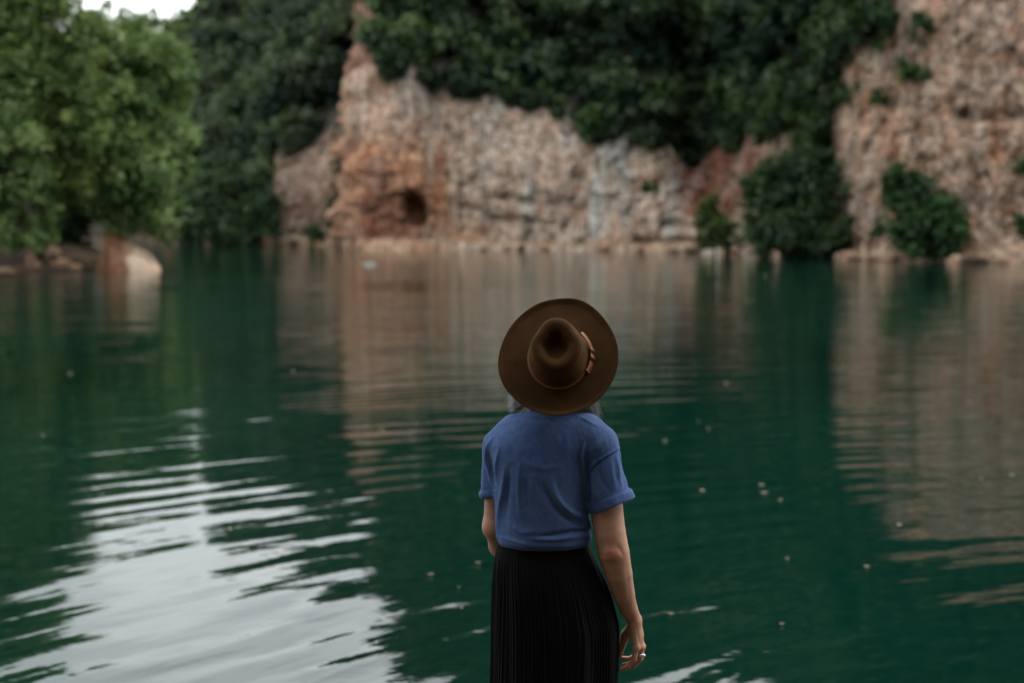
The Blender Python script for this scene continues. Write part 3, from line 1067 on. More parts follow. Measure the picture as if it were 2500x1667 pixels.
def smooth_v(v, f, it=3):
    for _ in range(it):
        A = np.zeros_like(v)
        c_ = np.zeros(len(v))
        for k_ in range(4):
            np.add.at(A, f[:, k_], v[f[:, (k_ + 1) % 4]] + v[f[:, (k_ + 3) % 4]])
            np.add.at(c_, f[:, k_], 2)
        v = v * .5 + .5 * A / c_[:, None]
    return v


def subdivide(v, f):
    e = np.sort(np.concatenate([f[:, [k_, (k_ + 1) % 4]] for k_ in range(4)]), axis=1)
    ue, inv = np.unique(e, axis=0, return_inverse=True)
    inv = inv.reshape(4, -1)
    nv_, ne = len(v), len(ue)
    V2 = np.concatenate([v, (v[ue[:, 0]] + v[ue[:, 1]]) / 2, v[f].mean(1)])
    ctr = nv_ + ne + np.arange(len(f))
    out = [np.stack([f[:, k_], nv_ + inv[k_], ctr, nv_ + inv[(k_ + 3) % 4]], 1) for k_ in range(4)]
    return V2, np.concatenate(out)


def folds(X, Y, lines):
    h_ = np.zeros(len(X))
    for (pts, wdt, amp) in lines:
        pts = np.array(pts, float)
        # densify with a smooth curve
        k2 = np.linspace(0, len(pts) - 1, 24)
        cx_, cy_ = np.interp(k2, np.arange(len(pts)), pts[:, 0]), np.interp(k2, np.arange(len(pts)), pts[:, 1])
        best = np.full(len(X), 1e9)
        bt = np.zeros(len(X))
        for i_ in range(23):
            ax_, ay_, bx_, by_ = cx_[i_], cy_[i_], cx_[i_ + 1], cy_[i_ + 1]
            L = (bx_ - ax_) ** 2 + (by_ - ay_) ** 2 + 1e-9
            t_ = np.clip(((X - ax_) * (bx_ - ax_) + (Y - ay_) * (by_ - ay_)) / L, 0, 1)
            d_ = (X - ax_ - t_ * (bx_ - ax_)) ** 2 + (Y - ay_ - t_ * (by_ - ay_)) ** 2
            m_ = d_ < best
            best = np.where(m_, d_, best)
            bt = np.where(m_, (i_ + t_) / 23, bt)
        h_ += amp * np.exp(-best / (wdt * .85) ** 2) * np.sin(np.pi * np.clip(bt, .03, .97)) ** .6
    return h_ * 1.75



# ---- body: one continuous surface -------------------------------------------
S = SDF([-0.16, 4.10, FLOOR - 0.02], [0.47, 4.80, 2.12], 0.0035)
# legs and feet (under the skirt)
hipL, hipR = W(1310, 1440, .03), W(1392, 1440, .03)
for hip, fx in ((hipL, 0.075), (hipR, 0.225)):
    knee = np.array([fx, YD + 0.03, FLOOR + 0.47])
    ank = np.array([fx, YD + 0.0, FLOOR + 0.09])
    S.cap(hip, knee, 0.075, 0.055, 0.03)
    S.cap(knee, ank + [0, 0.0, 0.12], 0.052, 0.048, 0.02)
    S.cap(ank + [0, 0.0, 0.12], ank, 0.046, 0.034, 0.02)
    S.cap(ank + [0, -0.03, -0.055], ank + [0, 0.13, -0.068], 0.033, 0.028, 0.03)
    for tz in range(5):
        sx_ = 1 if fx > 0.15 else -1
        a_ = ank + [sx_ * (-0.026 + 0.013 * tz), 0.13, -0.07]
        S.cap(a_, a_ + [sx_ * 0.002 * tz, 0.055 - 0.008 * tz, -0.004], 0.011 - 0.0009 * tz, 0.009 - 0.0008 * tz, 0.006)
# pelvis, torso
S.stack([W(0, y)[2] for y in (1470, 1400, 1340, 1290, 1200, 1120, 1075, 1045, 1025)],
        [W(x, 1200)[0] for x in (1356, 1345, 1332, 1330, 1328, 1332, 1338, 1342, 1346)],
        [YD + d_ for d_ in (.02, .03, .04, .04, .03, .02, .015, .02, .025)],
        [.165, .155, .135, .13, .135, .15, .15, .12, .07],
        [.12, .115, .10, .10, .105, .10, .085, .07, .055], 0.03)
neck0, neck1 = W(1345, 1050, .02), W(1354, 950, .035)
S.cap(neck0, neck1, 0.056, 0.052, 0.035)
# head tipped back, chin forward and up
_ax = np.array([-.10, -math.cos(math.radians(31)), math.sin(math.radians(31))])
HC = W(1364, 876, -.045) - _ax / np.linalg.norm(_ax) * .052
Rh = rotm(rx=math.radians(54)) @ rotm(ry=math.radians(-4))
# head frame: +Y face, +Z crown


def Hd(x, y, z):
    return HC + Rh @ np.array([x, y, z])


S.ell(HC + Rh @ np.array([0, -.005, .02]), [.074, .094, .095], 0.02, Rh)
S.ell(Hd(0, .03, -.035), [.058, .066, .078], 0.03, Rh)
S.cap(Hd(0, .075, -.098), Hd(0, .06, -.09), 0.020, 0.03, 0.025)          # chin
S.cap(Hd(0, .092, .012), Hd(0, .113, -.026), 0.008, 0.013, 0.010)       # nose
for e in (-1, 1):
    S.ell(Hd(e * .015, .098, -.03), [.009, .010, .008], 0.006, Rh)      # nostrils
    S.ell(Hd(e * .032, .098, .006), [.016, .014, .011], 0.006, Rh, op='sub')   # sockets
    S.ell(Hd(e * .031, .078, .005), [.0135, .0135, .0115], 0.004, Rh)     # eye balls under lids
    S.cap(Hd(e * .015, .094, .024), Hd(e * .048, .082, .024), 0.007, 0.006, 0.01)  # brow
    S.ell(Hd(e * .042, .068, -.028), [.020, .018, .018], 0.02, Rh)      # cheeks
    S.ell(Hd(e * .076, -.005, -.008), [.010, .019, .030], 0.006, Rh @ rotm(rz=e * .35))  # ears
    S.ell(Hd(e * .084, .000, -.006), [.006, .010, .017], 0.004, Rh, op='sub')
S.cap(Hd(-.020, .093, -.055), Hd(.020, .093, -.055), 0.0055, 0.0055, 0.005)
S.cap(Hd(-.016, .091, -.065), Hd(.016, .091, -.065), 0.0065, 0.0065, 0.005)
S.cap(Hd(-.02, .103, -.0600), Hd(.02, .103, -.0600), 0.0022, 0.0022, 0.002, op='sub')
# right arm (image right)
shR, elR, wrR = W(1462, 1092, -.02), W(1498, 1348, -.035), W(1548, 1512, .02)
S.chain([W(1400, 1060, .0), shR], [.06, .058], .03)
S.chain([shR, W(1476, 1190, -.022), W(1481, 1240, -.025), W(1489, 1300, -.032), elR, W(1510, 1400, -.025), W(1523, 1450, -.01), W(1534, 1485, .005), wrR],
        [.050, .049, .0505, .0490, .0490, .0430, .0345, .0285, .0240], .003)
S.ell(W(1490, 1352, -.072), [.014, .010, .016], .02)             # elbow tip
S.ell(W(1556, 1519, .006), [.0085, .008, .009], .010)             # wrist bone
# hand: palm faces the thigh and slightly forward
S.cap(W(1549, 1516, .018), W(1554, 1548, .022), .021, .023, .012)
kn = {'pinky': ((1553, 1580, -.004), (1548, 1609, -.006), (1531, 1626, -.002), (1514, 1634, .002), .0092),
      'ring': ((1563, 1579, .012), (1562, 1607, .012), (1546, 1624, .018), (1526, 1632, .022), .0100),
      'middle': ((1567, 1577, .033), (1563, 1606, .040), (1545, 1618, .048), (1522, 1622, .050), .0103),
      'index': ((1562, 1573, .055), (1553, 1599, .066), (1537, 1608, .074), (1520, 1605, .076), .0100)}
for nme, (a_, b_, c_, d_, r_) in kn.items():
    S.cap(W(1549, 1520, .015 + (a_[2] - .02) * .35), W(*a_), .014, .0115, .010)
for nme, (a_, b_, c_, d_, r_) in kn.items():
    S.ell(W(*a_) + [0.002, -0.001, 0], [.0115, .0105, .0105], .006)
    S.chain([W(*a_), W(*b_), W(*c_), W(*d_)], [r_ * 1.12, r_ * 1.02, r_ * .9, r_ * .72], .003)
S.cap(W(1540, 1532, .03), W(1553, 1556, .03), .015, .015, .012)
S.chain([W(1541, 1530, .035), W(1527, 1548, .062), W(1519, 1574, .066), W(1513, 1600, .060)], [.0165, .0155, .0112, .0082], .006)
# left arm: elbow bent, forearm going forward round the waist
shL, elL = W(1226, 1098, .06), W(1209, 1285, .058)
S.chain([W(1290, 1060, .03), shL], [.058, .05], .03)
S.chain([shL, W(1210, 1150, .056), W(1211, 1205, .056), elL], [.040, .036, .0355, .037], .003)
wrL = W(1262, 1375, .27)
S.chain([elL, W(1224, 1330, .12), wrL], [.038, .037, .024], .02)
S.cap(wrL, wrL + [.045, .03, -.02], .022, .023, .01)
for k_ in range(4):
    a_ = wrL + [.06, .035 + .004 * k_, 0.008 - .019 * k_]
    S.cap(wrL + [.02, .015, -.005 - .008 * k_], a_, .014, .0105, .008)
    S.chain([a_, a_ + [.03, .0, -.008], a_ + [.052, -.018, -.012]], [.0095, .0085, .007], .003)
S.chain([wrL + [.01, .0, .01], wrL + [.045, -.005, .035], wrL + [.075, -.012, .035]], [.014, .011, .008], .006)
bv, bf = S.mesh()
bv = smooth_v(bv, bf, 3)
bN = vnormals(bv, bf)
if ((bv - bv.mean(0)) * bN).sum(1).mean() < 0:
    bf = bf[:, ::-1].copy()
    bN = -bN
bX, bY = to_px(bv)
arm = (bX > 1430) & (bY > 1180) & (bN[:, 1] < .3)
LN = [([(1452, 1350), (1470, 1356), (1486, 1362)], 3.5, -.0016), ([(1506, 1330), (1516, 1344), (1522, 1360)], 6, -.0022),
      ([(1480, 1340), (1492, 1346), (1500, 1352)], 8, .0016), ([(1470, 1366), (1482, 1372), (1494, 1370)], 3, -.0009),
      ([(1528, 1375), (1534, 1420), (1537, 1470)], 5, -.0012), ([(1500, 1400), (1515, 1450), (1530, 1495)], 6, .0008),
      ([(1558, 1525), (1562, 1550), (1566, 1578)], 2.4, .0011), ([(1550, 1528), (1553, 1552), (1555, 1578)], 2.4, .0010),
      ([(1554, 1528), (1558, 1552), (1560, 1576)], 2.2, -.0008), ([(1540, 1517), (1550, 1521), (1560, 1521)], 2.2, -.0007)]
bv = bv + bN * (folds(bX, bY, LN) / 1.75 * arm + fbm(bv * 30, 2) * .0006)[:, None]

t = NT('skin')
co = t.coord()
n1_ = t.noise(co, 9, 4, .6)
n2_ = t.noise(co, 220, 2, .6)
skin_c = t.mix(t.ramp(n1_, [(.4, 0.0), (.68, .7)]), SKIN[0], SKIN[1])
skin_c = t.mix(t.ramp(t.noise(co, 60, 2), [(.62, 0.0), (.72, .35)]), skin_c, (0.20, .085, .045))
skin_c = t.mix(1.0, skin_c, t.attr(), 'MULTIPLY')
t.set(Base_Color=skin_c, Roughness=.52, Normal=t.bump(n2_, .0006))
t.b.inputs['Subsurface Weight'].default_value = 0.12
t.b.inputs['Subsurface Radius'].default_value = (.02, .008, .004)
t.b.inputs['Subsurface Scale'].default_value = .6
M_skin = t.m
# redder skin at elbow and knuckles, an inherent blush of the skin
tc_ = np.ones((len(bv), 3))
for (c_, r_) in ((W(1493, 1352, -.08), .030), (W(1555, 1519, .0), .014), (W(1567, 1580, .0), .018), (W(1549, 1609, -.01), .012)):
    w_ = np.exp(-(np.linalg.norm(bv - c_, axis=1) / r_) ** 2)[:, None]
    tc_ = tc_ * (1 - w_ * np.array([.06, .30, .34]))
person = mesh_obj('person', bv, bf, M_skin, cols=tc_)
relax(person, 2, .4)
tag(person, 'person seen from behind in brown felt hat, blue T-shirt and long black skirt', 'person')

# ---- eyes
t = NT('eye')
t.set(Base_Color=(.10, .07, .045), Roughness=.15)
M_iris = t.m
t = NT('eye_white')
t.set(Base_Color=(.55, .5, .46), Roughness=.25)
for e in (-1, 1):
    b = Buf()
    c_ = Hd(e * .031, .0795, .005)
    th_ = np.linspace(0, np.pi, 9)
    prof = np.stack([c_ + Rh @ np.array([0, .0128 * math.cos(a_), 0]) for a_ in th_])
    b.add(*tube(prof, .0128 * np.maximum(np.sin(th_), .02), 14))
    eye = b.build('eye', t.m, person)
    b = Buf()
    c2 = c_ + Rh @ np.array([0, .0098, .001])
    b.add(*tube(np.stack([c2 + Rh @ np.array([0, .0034 * math.cos(a_), 0]) for a_ in th_]), .0056 * np.maximum(np.sin(th_), .02), 14))
    b.build('iris', M_iris, eye)

# ---- shirt ------------------------------------------------------------------
Sh = SDF([-0.16, 4.16, W(0, 1360)[2] - .02], [0.43, 4.60, W(0, 1000)[2] + .05], 0.003)
zr = [1331, 1329, 1327, 1322, 1300, 1260, 1200, 1150, 1110, 1080, 1055, 1035, 1020, 1008, 1000]
xl = [1222, 1216, 1214, 1212, 1210, 1207, 1204, 1201, 1196, 1196, 1212, 1240, 1268, 1295, 1303]
xr = [1440, 1446, 1448, 1448, 1446, 1441, 1436, 1440, 1452, 1470, 1470, 1448, 1426, 1402, 1392]
bb = [.095, .115, .122, .126, .124, .122, .120, .118, .114, .108, .098, .086, .074, .062, .056]
cy = [.030, .030, .030, .030, .030, .028, .022, .014, .010, .008, .010, .014, .018, .022, .024]
k_ = YD / F
Sh.stack([W(0, y)[2] for y in zr], [((a_ + b_) / 2 - 1250) * k_ for a_, b_ in zip(xl, xr)], [YD + c_ for c_ in cy],
         [(b_ - a_) / 2 * k_ for a_, b_ in zip(xl, xr)], bb, 0.0, 2.25)
# shoulders and sleeves
Sh.chain([W(1375, 1046, .010), W(1425, 1058, -.0), W(1456, 1086, -.015)], [.050, .058, .066], .035)
Sh.chain([W(1315, 1046, .020), W(1262, 1058, .035), W(1228, 1090, .050)], [.050, .055, .060], .035)
Sl = SDF(Sh.lo, Sh.lo + Sh.n * Sh.h - 1e-6, Sh.h)
assert (Sl.n == Sh.n).all()
a_, b_ = W(1458, 1092, -.015), W(1491, 1240, -.025)
Sl.cap(a_, b_, .066, .0665, .0)
axR = (b_ - a_) / np.linalg.norm(b_ - a_)
cfR = W(1492, 1230, -.025)                 # cuff centre
nR = np.array([.36, -.10, -.93])
nR /= np.linalg.norm(nR)
aL, bL = W(1224, 1095, .050), W(1209, 1215, .052)
Sl.cap(aL, bL, .058, .0480, .0)
cfL = W(1209, 1203, .052)
nL = np.array([.30, -.12, -.95])
nL /= np.linalg.norm(nL)


def cutplane(Sx, c_, n_, rad, back=0.0):
    """cut the sleeve square at the cuff, and hollow it"""
    sl, X, Y, Z = Sx.box(c_ - .12, c_ + .12, 0)
    q_ = np.stack([X - c_[0], Y - c_[1], Z - c_[2]], -1)
    d_ = q_ @ n_
    rr_ = np.linalg.norm(q_ - d_[..., None] * n_, axis=-1)
    outside = rr_ - .085                     # only near the arm
    Sx.D[sl] = np.maximum(Sx.D[sl], np.minimum(d_, -outside))
    hole = np.maximum(rr_ - rad, -(d_ + .035))
    Sx.D[sl] = np.maximum(Sx.D[sl], -hole)


cutplane(Sl, cfR, nR, .0585)
cutplane(Sl, cfL, nL, .0370)
# rolled cuffs


def cuff(Sx, c_, n_, R_, w_, tilt=0.0, flare=0.0):
    e1 = np.cross(n_, [0, 1, 0.1])
    e1 /= np.linalg.norm(e1)
    e2 = np.cross(n_, e1)
    n = 40
    for q_ in range(n):
        t0, t1 = 2 * np.pi * q_ / n, 2 * np.pi * (q_ + 1) / n
        def P_(t_, h_):
            out = e1 * math.cos(t_) + e2 * math.sin(t_)
            fl = flare * max(0, out[0]) ** 3
            return c_ + out * (R_ + fl + .0012 * math.sin(5 * t_)) + n_ * (h_ + .002 * math.sin(3 * t_ + 1))
        Sx.cap(P_(t0, -w_), P_(t1, -w_), .0044, .0044, .004)
        Sx.cap(P_(t0, 0), P_(t1, 0), .0048, .0048, .004)
        Sx.cap(P_(t0, -w_ * .5), P_(t1, -w_ * .5), .0048, .0048, .004)


cuff(Sl, cfR, nR, .0650, .020, flare=.010)
cuff(Sl, cfL, nL, .0450, .012)
Sh.put((slice(None),) * 3, Sl.D, .016)
sv, sf = Sh.mesh()


sv = smooth_v(sv, sf, 4)
N_ = vnormals(sv, sf)
if (N_[:, 1] * (sv[:, 1] - (YD + .02))).mean() < 0:
    sf = sf[:, ::-1].copy()
    N_ = -N_
X_, Y_ = to_px(sv)
back = (N_[:, 1] < 0.25) & (sv[:, 1] < YD + .06)


zz = lambda x, y: (1130 + x / 3.92, 980 + y / 3.92)
FL = [([zz(850, 760), zz(890, 900), zz(960, 1000), zz(1060, 1080), zz(1190, 1120)], 8, .0060),
      ([zz(760, 800), zz(850, 960), zz(960, 1090), zz(1100, 1180)], 9, -.0045),
      ([zz(1160, 380), zz(1130, 520), zz(1150, 680), zz(1180, 760)], 5, .0055),
      ([zz(1200, 520), zz(1185, 640), zz(1200, 820), zz(1205, 1000)], 6, -.0060),
      ([zz(1320, 370), zz(1230, 470), zz(1180, 560)], 7, .0030),
      ([zz(1510, 460), zz(1400, 520), zz(1280, 600), zz(1190, 700), zz(1180, 790)], 2.6, -.0032),
      ([zz(1510, 440), zz(1400, 500), zz(1270, 585), zz(1175, 690)], 3.0, .0022),
      ([zz(290, 330), zz(230, 440), zz(220, 560), zz(300, 850)], 4.5, .0042),
      ([zz(250, 480), zz(270, 640), zz(310, 830)], 5, -.0048),
      ([zz(350, 430), zz(320, 600), zz(310, 800)], 5, .0035),
      ([zz(400, 640), zz(380, 860), zz(340, 1080), zz(325, 1290)], 6, .0042),
      ([zz(450, 640), zz(430, 900), zz(400, 1150)], 8, -.0034),
      ([zz(545, 560), zz(530, 800), zz(540, 1080)], 7, .0026),
      ([zz(660, 620), zz(680, 800), zz(740, 1000)], 8, .0020),
      ([zz(600, 700), zz(620, 900), zz(640, 1100)], 8, -.0020),
      ([zz(560, 590), zz(760, 640), zz(960, 620)], 9, .0012),
      ([zz(1240, 1230), zz(1050, 1240), zz(880, 1270), zz(720, 1290)], 5, -.0055),
      ([zz(1240, 1280), zz(1050, 1300), zz(860, 1320), zz(640, 1310)], 6, .0030),
      ([zz(1160, 1080), zz(1200, 1180), zz(1245, 1230)], 6, .0040),
      ([zz(470, 1180), zz(560, 1250), zz(700, 1240)], 8, .0020),
      ([zz(330, 1290), zz(480, 1330), zz(620, 1370)], 5, .0018),
      ([zz(1100, 130), zz(1200, 190), zz(1300, 240)], 5, .0018),
      ([zz(450, 90), zz(600, 160), zz(760, 180), zz(980, 160)], 7, -.0012),
      ([zz(1500, 520), zz(1540, 650), zz(1545, 800)], 4, -.0035),
      ([zz(1470, 520), zz(1490, 640), zz(1510, 780)], 5, .0030),
      ([zz(1300, 640), zz(1330, 760), zz(1400, 850)], 7, -.0022),
      ([zz(1230, 700), zz(1250, 850), zz(1300, 960)], 7, .0024),
      ([zz(1420, 560), zz(1430, 700), zz(1460, 830)], 6, .0016)]
h_ = folds(X_, Y_, FL) * back
h_ += back * (fbm(sv * [26, 26, 7], 3) * .0022 + fbm(sv * [60, 60, 30], 2) * .0006)
h_ += (~back) * fbm(sv * [22, 22, 8], 3) * .003
sv = sv + N_ * h_[:, None]
# hem: gathered where it is tucked in
hz = sstep(1318, 1334, Y_) * (sv[:, 2] < W(0, 1300)[2])
t = NT('shirt_cotton')
co = t.coord()
wv_ = t.noise(t.mapping(co, (900, 900, 900)), 1, 2)
fd = t.noise(t.mapping(co, (9, 9, 5)), 1.0, 5, .62)
fd2 = t.noise(t.mapping(co, (70, 70, 90)), 1.0, 3)
c_ = t.ramp(fd, [(.32, SHIRT[0]), (.70, SHIRT[1])])
c_ = t.mix(t.ramp(fd2, [(.40, 0.0), (.75, .16)]), c_, SHIRT[2])
t.set(Base_Color=c_, Roughness=.95, Normal=t.bump(wv_, .0005))
t.b.inputs['Specular IOR Level'].default_value = .1
t.b.inputs['Sheen Weight'].default_value = .12
t.b.inputs['Sheen Roughness'].default_value = .45
t.b.inputs['Sheen Tint'].default_value = (.6, .75, .9, 1)
shirt = mesh_obj('shirt', sv, sf, t.m, person)
shirt['label'] = 'faded blue cotton T-shirt with rolled sleeves, tucked into the skirt'

# ---- skirt ------------------------------------------------------------------
ks = [1312, 1325, 1340, 1360, 1400, 1450, 1500, 1530, 1600, 1667]
kl = [1222, 1219, 1212, 1205, 1200, 1197, 1195, 1194, 1194, 1193]
kr = [1438, 1441, 1446, 1455, 1473, 1492, 1506, 1514, 1514, 1512]
kb = [.098, .100, .105, .112, .122, .130, .136, .140, .146, .150]
kc = [.030, .030, .030, .028, .025, .020, .020, .020, .022, .024]
zs_ = [W(0, y)[2] for y in ks] + [0.62, 0.47, FLOOR + .055]
cx_ = [((a_ + b_) / 2 - 1250) * k_ for a_, b_ in zip(kl, kr)] if False else [((a_ + b_) / 2 - 1250) * YD / F for a_, b_ in zip(kl, kr)]
ax_ = [(b_ - a_) / 2 * YD / F for a_, b_ in zip(kl, kr)]
cx_ += [cx_[-1], cx_[-1], cx_[-1]]
ax_ += [.205, .215, .225]
kb += [.16, .175, .19]
kc += [.025, .025, .025]
nz, nt = 170, 1400
zz_ = np.linspace(zs_[0], zs_[-1], nz)
o_ = np.argsort(zs_)
ip = lambda v: np.convolve(np.pad(np.interp(zz_, np.array(zs_)[o_], np.array(v)[o_]), 4, mode='edge'), np.ones(9) / 9, 'valid')
CX_, AX_, BX_, CY_ = ip(cx_), ip(ax_), ip(kb), ip(kc)
th = np.linspace(0, 2 * np.pi, nt, endpoint=False)
TH, ZZ = np.meshgrid(th, zz_)
low = sstep(zs_[1], zs_[5], ZZ)
npl = 84
warp = TH + 0.045 * np.sin(TH * 5 + ZZ * 3) * low + 0.012 * fbm(np.stack([np.cos(TH).ravel() * 4, np.sin(TH).ravel() * 4, ZZ.ravel() * 3], 1), 2).reshape(TH.shape)
ph_ = (warp * npl / (2 * np.pi)) % 1
pleat = (np.where(ph_ < .75, ph_ / .75, (1 - ph_) / .25) - .5) * (.0012 + .0042 * low) * np.clip(.75 + 1.3 * fbm(np.stack([np.cos(TH).ravel() * 5, np.sin(TH).ravel() * 5, ZZ.ravel() * 1.5 + 7], 1), 2).reshape(TH.shape), .15, 1.6)
wide = fbm(np.stack([np.cos(TH).ravel() * 2.6, np.sin(TH).ravel() * 2.6, ZZ.ravel() * .7], 1), 3).reshape(TH.shape) * .016 * low
ee = np.abs(np.cos(TH)) ** 2.0 + np.abs(np.sin(TH)) ** 2.0
off = pleat + wide
KX = CX_[:, None] + (AX_[:, None] - .004 + off) * np.sign(np.cos(TH)) * np.abs(np.cos(TH)) ** .92
KY = YD + CY_[:, None] + (BX_[:, None] + off) * np.sign(np.sin(TH)) * np.abs(np.sin(TH)) ** .92
kv = np.stack([KX, KY, ZZ], -1).reshape(-1, 3)
t = NT('skirt_cloth')
n = t.noise(t.mapping(t.coord(), (300, 300, 40)), 1, 2)
t.set(Base_Color=(.0012, .0012, .0013), Roughness=.9, Normal=t.bump(n, .0006))
t.b.inputs['Specular IOR Level'].default_value = .15
skirt = mesh_obj('skirt', kv, grid_faces(nz, nt, True), t.m, person)
skirt['label'] = 'long black finely pleated skirt'
so_ = skirt.modifiers.new('thickness', 'SOLIDIFY')
so_.thickness = .0015

# ---- hat --------------------------------------------------------------------
EL = math.radians(31)
axis = np.array([-.10, -math.cos(EL), math.sin(EL)])
axis /= np.linalg.norm(axis)
HB = W(1364, 876, -.045)                        # centre of the brim plane
fr = np.array([0.03, math.sin(EL), math.cos(EL)])
fr -= axis * (fr @ axis)
fr /= np.linalg.norm(fr)                       # towards the front of the hat (up in the picture)
rt = np.cross(fr, axis)
if rt[0] < 0:
    rt = -rt


def HL(x, y, z):
    return HB + rt * x + fr * y + axis * z


z1 = lambda x, y: (1130 + x / 3.92, 700 + y / 3.92)
outl = [(1000, 122), (1110, 130), (1220, 185), (1320, 275), (1400, 380), (1450, 470), (1480, 560), (1492, 660), (1485, 760), (1455, 870),
        (1400, 975), (1320, 1075), (1230, 1145), (1130, 1195), (1000, 1235), (870, 1245), (750, 1225), (640, 1185), (540, 1120), (460, 1050),
        (395, 965), (355, 870), (337, 770), (345, 670), (375, 560), (430, 440), (510, 330), (610, 240), (740, 165), (870, 130)]
bz = lambda a: 0.010 * math.cos(2 * a) - 0.004 * math.sin(a)     # the brim dips front and back, lifts at the sides
pol = []
for (u_, v_) in outl:
    r_ = ray(*z1(u_, v_))
    o_ = np.array([0, 0, CAM_Z])
    zb = 0.0
    for _ in range(4):
        tt_ = ((HB + axis * zb - o_) @ axis) / (r_ @ axis)
        p_ = o_ + r_ * tt_ - HB
        lx, ly = p_ @ rt, p_ @ fr
        zb = bz(math.atan2(ly, lx))
    pol.append((math.atan2(ly, lx), math.hypot(lx, ly)))
pol = sorted(pol)
pa = np.array([p_[0] for p_ in pol])
pr = np.array([p_[1] for p_ in pol])
nth = 192
th = np.linspace(-np.pi, np.pi, nth, endpoint=False)
RB = np.interp(th, np.r_[pa - 2 * np.pi, pa, pa + 2 * np.pi], np.r_[pr, pr, pr])
for _ in range(6):
    RB = (np.roll(RB, 1) + 2 * RB + np.roll(RB, -1)) / 4
# crown: oval base, teardrop top
A0, B0 = .0880, .0990            # half width, half length at the band
ct_, st_ = np.cos(th), np.sin(th)
base_r = 1 / np.sqrt((ct_ / A0) ** 2 + (st_ / B0) ** 2)
a_f = np.abs(np.arctan2(ct_, st_))                      # angle away from the front
top_r = 1 / np.sqrt((ct_ / .073) ** 2 + (st_ / .082) ** 2)
top_r *= 1 - 0.13 * np.exp(-((a_f - .90) / .42) ** 2)
in_r = top_r * np.where(st_ > 0, .60 - .06 * st_, .60)
Hc = .112
hx, hy, hz_ = [], [], []
prof = []
# inner dent
dcx, dcy = .0, -.006
for s_ in np.linspace(0.0, 1, 12):
    rr_ = in_r * s_
    zc_ = Hc - .040 + .034 * s_ ** 3.4
    prof.append((rr_, np.full(nth, zc_) + 0 * th, 1 - s_))
for s_ in np.linspace(0.12, 1, 9):                       # over the ridge
    rr_ = in_r + (top_r - in_r) * s_
    zc_ = Hc - .006 + .011 * math.sin(math.pi * min(1, s_ * .72 + .05)) - .006 * s_ ** 3
    prof.append((rr_, np.full(nth, zc_) + 0 * th, 0))
ztop = Hc - .006 + .011 * math.sin(math.pi * .77) - .006
for s_ in np.linspace(.06, 1, 22):                       # down the side
    w_ = math.sin(s_ * math.pi / 2) ** 1.05
    rr_ = top_r + (base_r - top_r) * w_
    zc_ = ztop * (1 - s_) ** 1.0 + .008 * s_
    prof.append((rr_, np.full(nth, zc_), 0))
bzv = np.array([bz(a_) for a_ in th])
for s_ in np.linspace(.03, 1, 26):                       # brim
    rr_ = base_r + (RB - base_r) * s_
    fil = .008 * math.exp(-s_ / .07)
    curl = .0075 * sstep(.80, 1.0, s_)
    zc_ = fil + bzv * s_ ** 1.3 + curl - .003 * math.sin(math.pi * s_)
    prof.append((rr_, zc_ + 0 * th, 0))
HVv = []
tilt_top = .012
for rr_, zc_, dent in prof:
    x_, y_ = rr_ * ct_, rr_ * st_
    zf = np.asarray(zc_).astype(float)
    up_ = np.clip(zf / Hc, 0, 1.2)
    # the crown is higher at the front and the back rim dips
    zf = zf + np.where(up_ > .25, (y_ / .09) * .010 * up_, 0)
    y_ = y_ + dcy * up_ * 0.5
    HVv.append(HB + x_[:, None] * rt + y_[:, None] * fr + zf[:, None] * axis)
hv = np.concatenate(HVv)
hv = hv + (fbm(hv * 18, 2) * .0012)[:, None] * axis
hf = grid_faces(len(prof), nth, True)
t = NT('felt')
co = t.coord()
fn = t.noise(co, 700, 3, .7)
f2 = t.noise(co, 25, 3)
c_ = t.mix(t.ramp(f2, [(.35, 0.0), (.7, 1.0)]), FELT[0], FELT[1])
c_ = t.mix(t.ramp(fn, [(.45, 0.0), (.8, .5)]), c_, FELT[2])
t.set(Base_Color=c_, Roughness=.9, Normal=t.bump(fn, .0008))
t.b.inputs['Specular IOR Level'].default_value = .15
t.b.inputs['Sheen Weight'].default_value = .16
t.b.inputs['Sheen Roughness'].default_value = .35
t.b.inputs['Sheen Tint'].default_value = (.8, .42, .14, 1)
hat = mesh_obj('hat', hv, hf, t.m, person)
hat['label'] = 'wide brimmed brown felt hat with a teardrop crown'
sm = hat.modifiers.new('thickness', 'SOLIDIFY')
sm.thickness = .0032
sm.offset = -1
ss = hat.modifiers.new('sub', 'SUBSURF')
ss.levels = ss.render_levels = 1

t = NT('leather')
n = t.noise(t.coord(), 160, 3)
t.set(Base_Color=t.ramp(n, [(.3, LEATHER[0]), (.7, LEATHER[1])]), Roughness=.55, Normal=t.bump(n, .0004))
M_leather = t.m


def side_r(a_, z_):
    """crown radius at angle a_, height z_"""
    br = 1 / math.sqrt((math.cos(a_) / A0) ** 2 + (math.sin(a_) / B0) ** 2)
    tr = np.interp(a_, th, top_r)
    s_ = np.clip((z_ - .0) / ztop, 0, 1)
    return br + (tr - br) * (1 - math.sin((1 - s_) * math.pi / 2) ** 1.05)


b = Buf()
rows_ = []
for (z_, o_) in ((.003, .0015), (.0035, .0085), (.0190, .0045), (.0195, .0015)):
    ring_ = []
    for a_ in np.linspace(-np.pi, np.pi, 160, endpoint=False):
        r_ = side_r(a_, z_) + o_
        ring_.append(HL(r_ * math.cos(a_), r_ * math.sin(a_), z_ + .004 * math.sin(a_ - .3)))
    rows_.append(ring_)
b.add(np.array(rows_).reshape(-1, 3), grid_faces(4, 160, True))
band = b.build('hat_band', M_leather, hat)


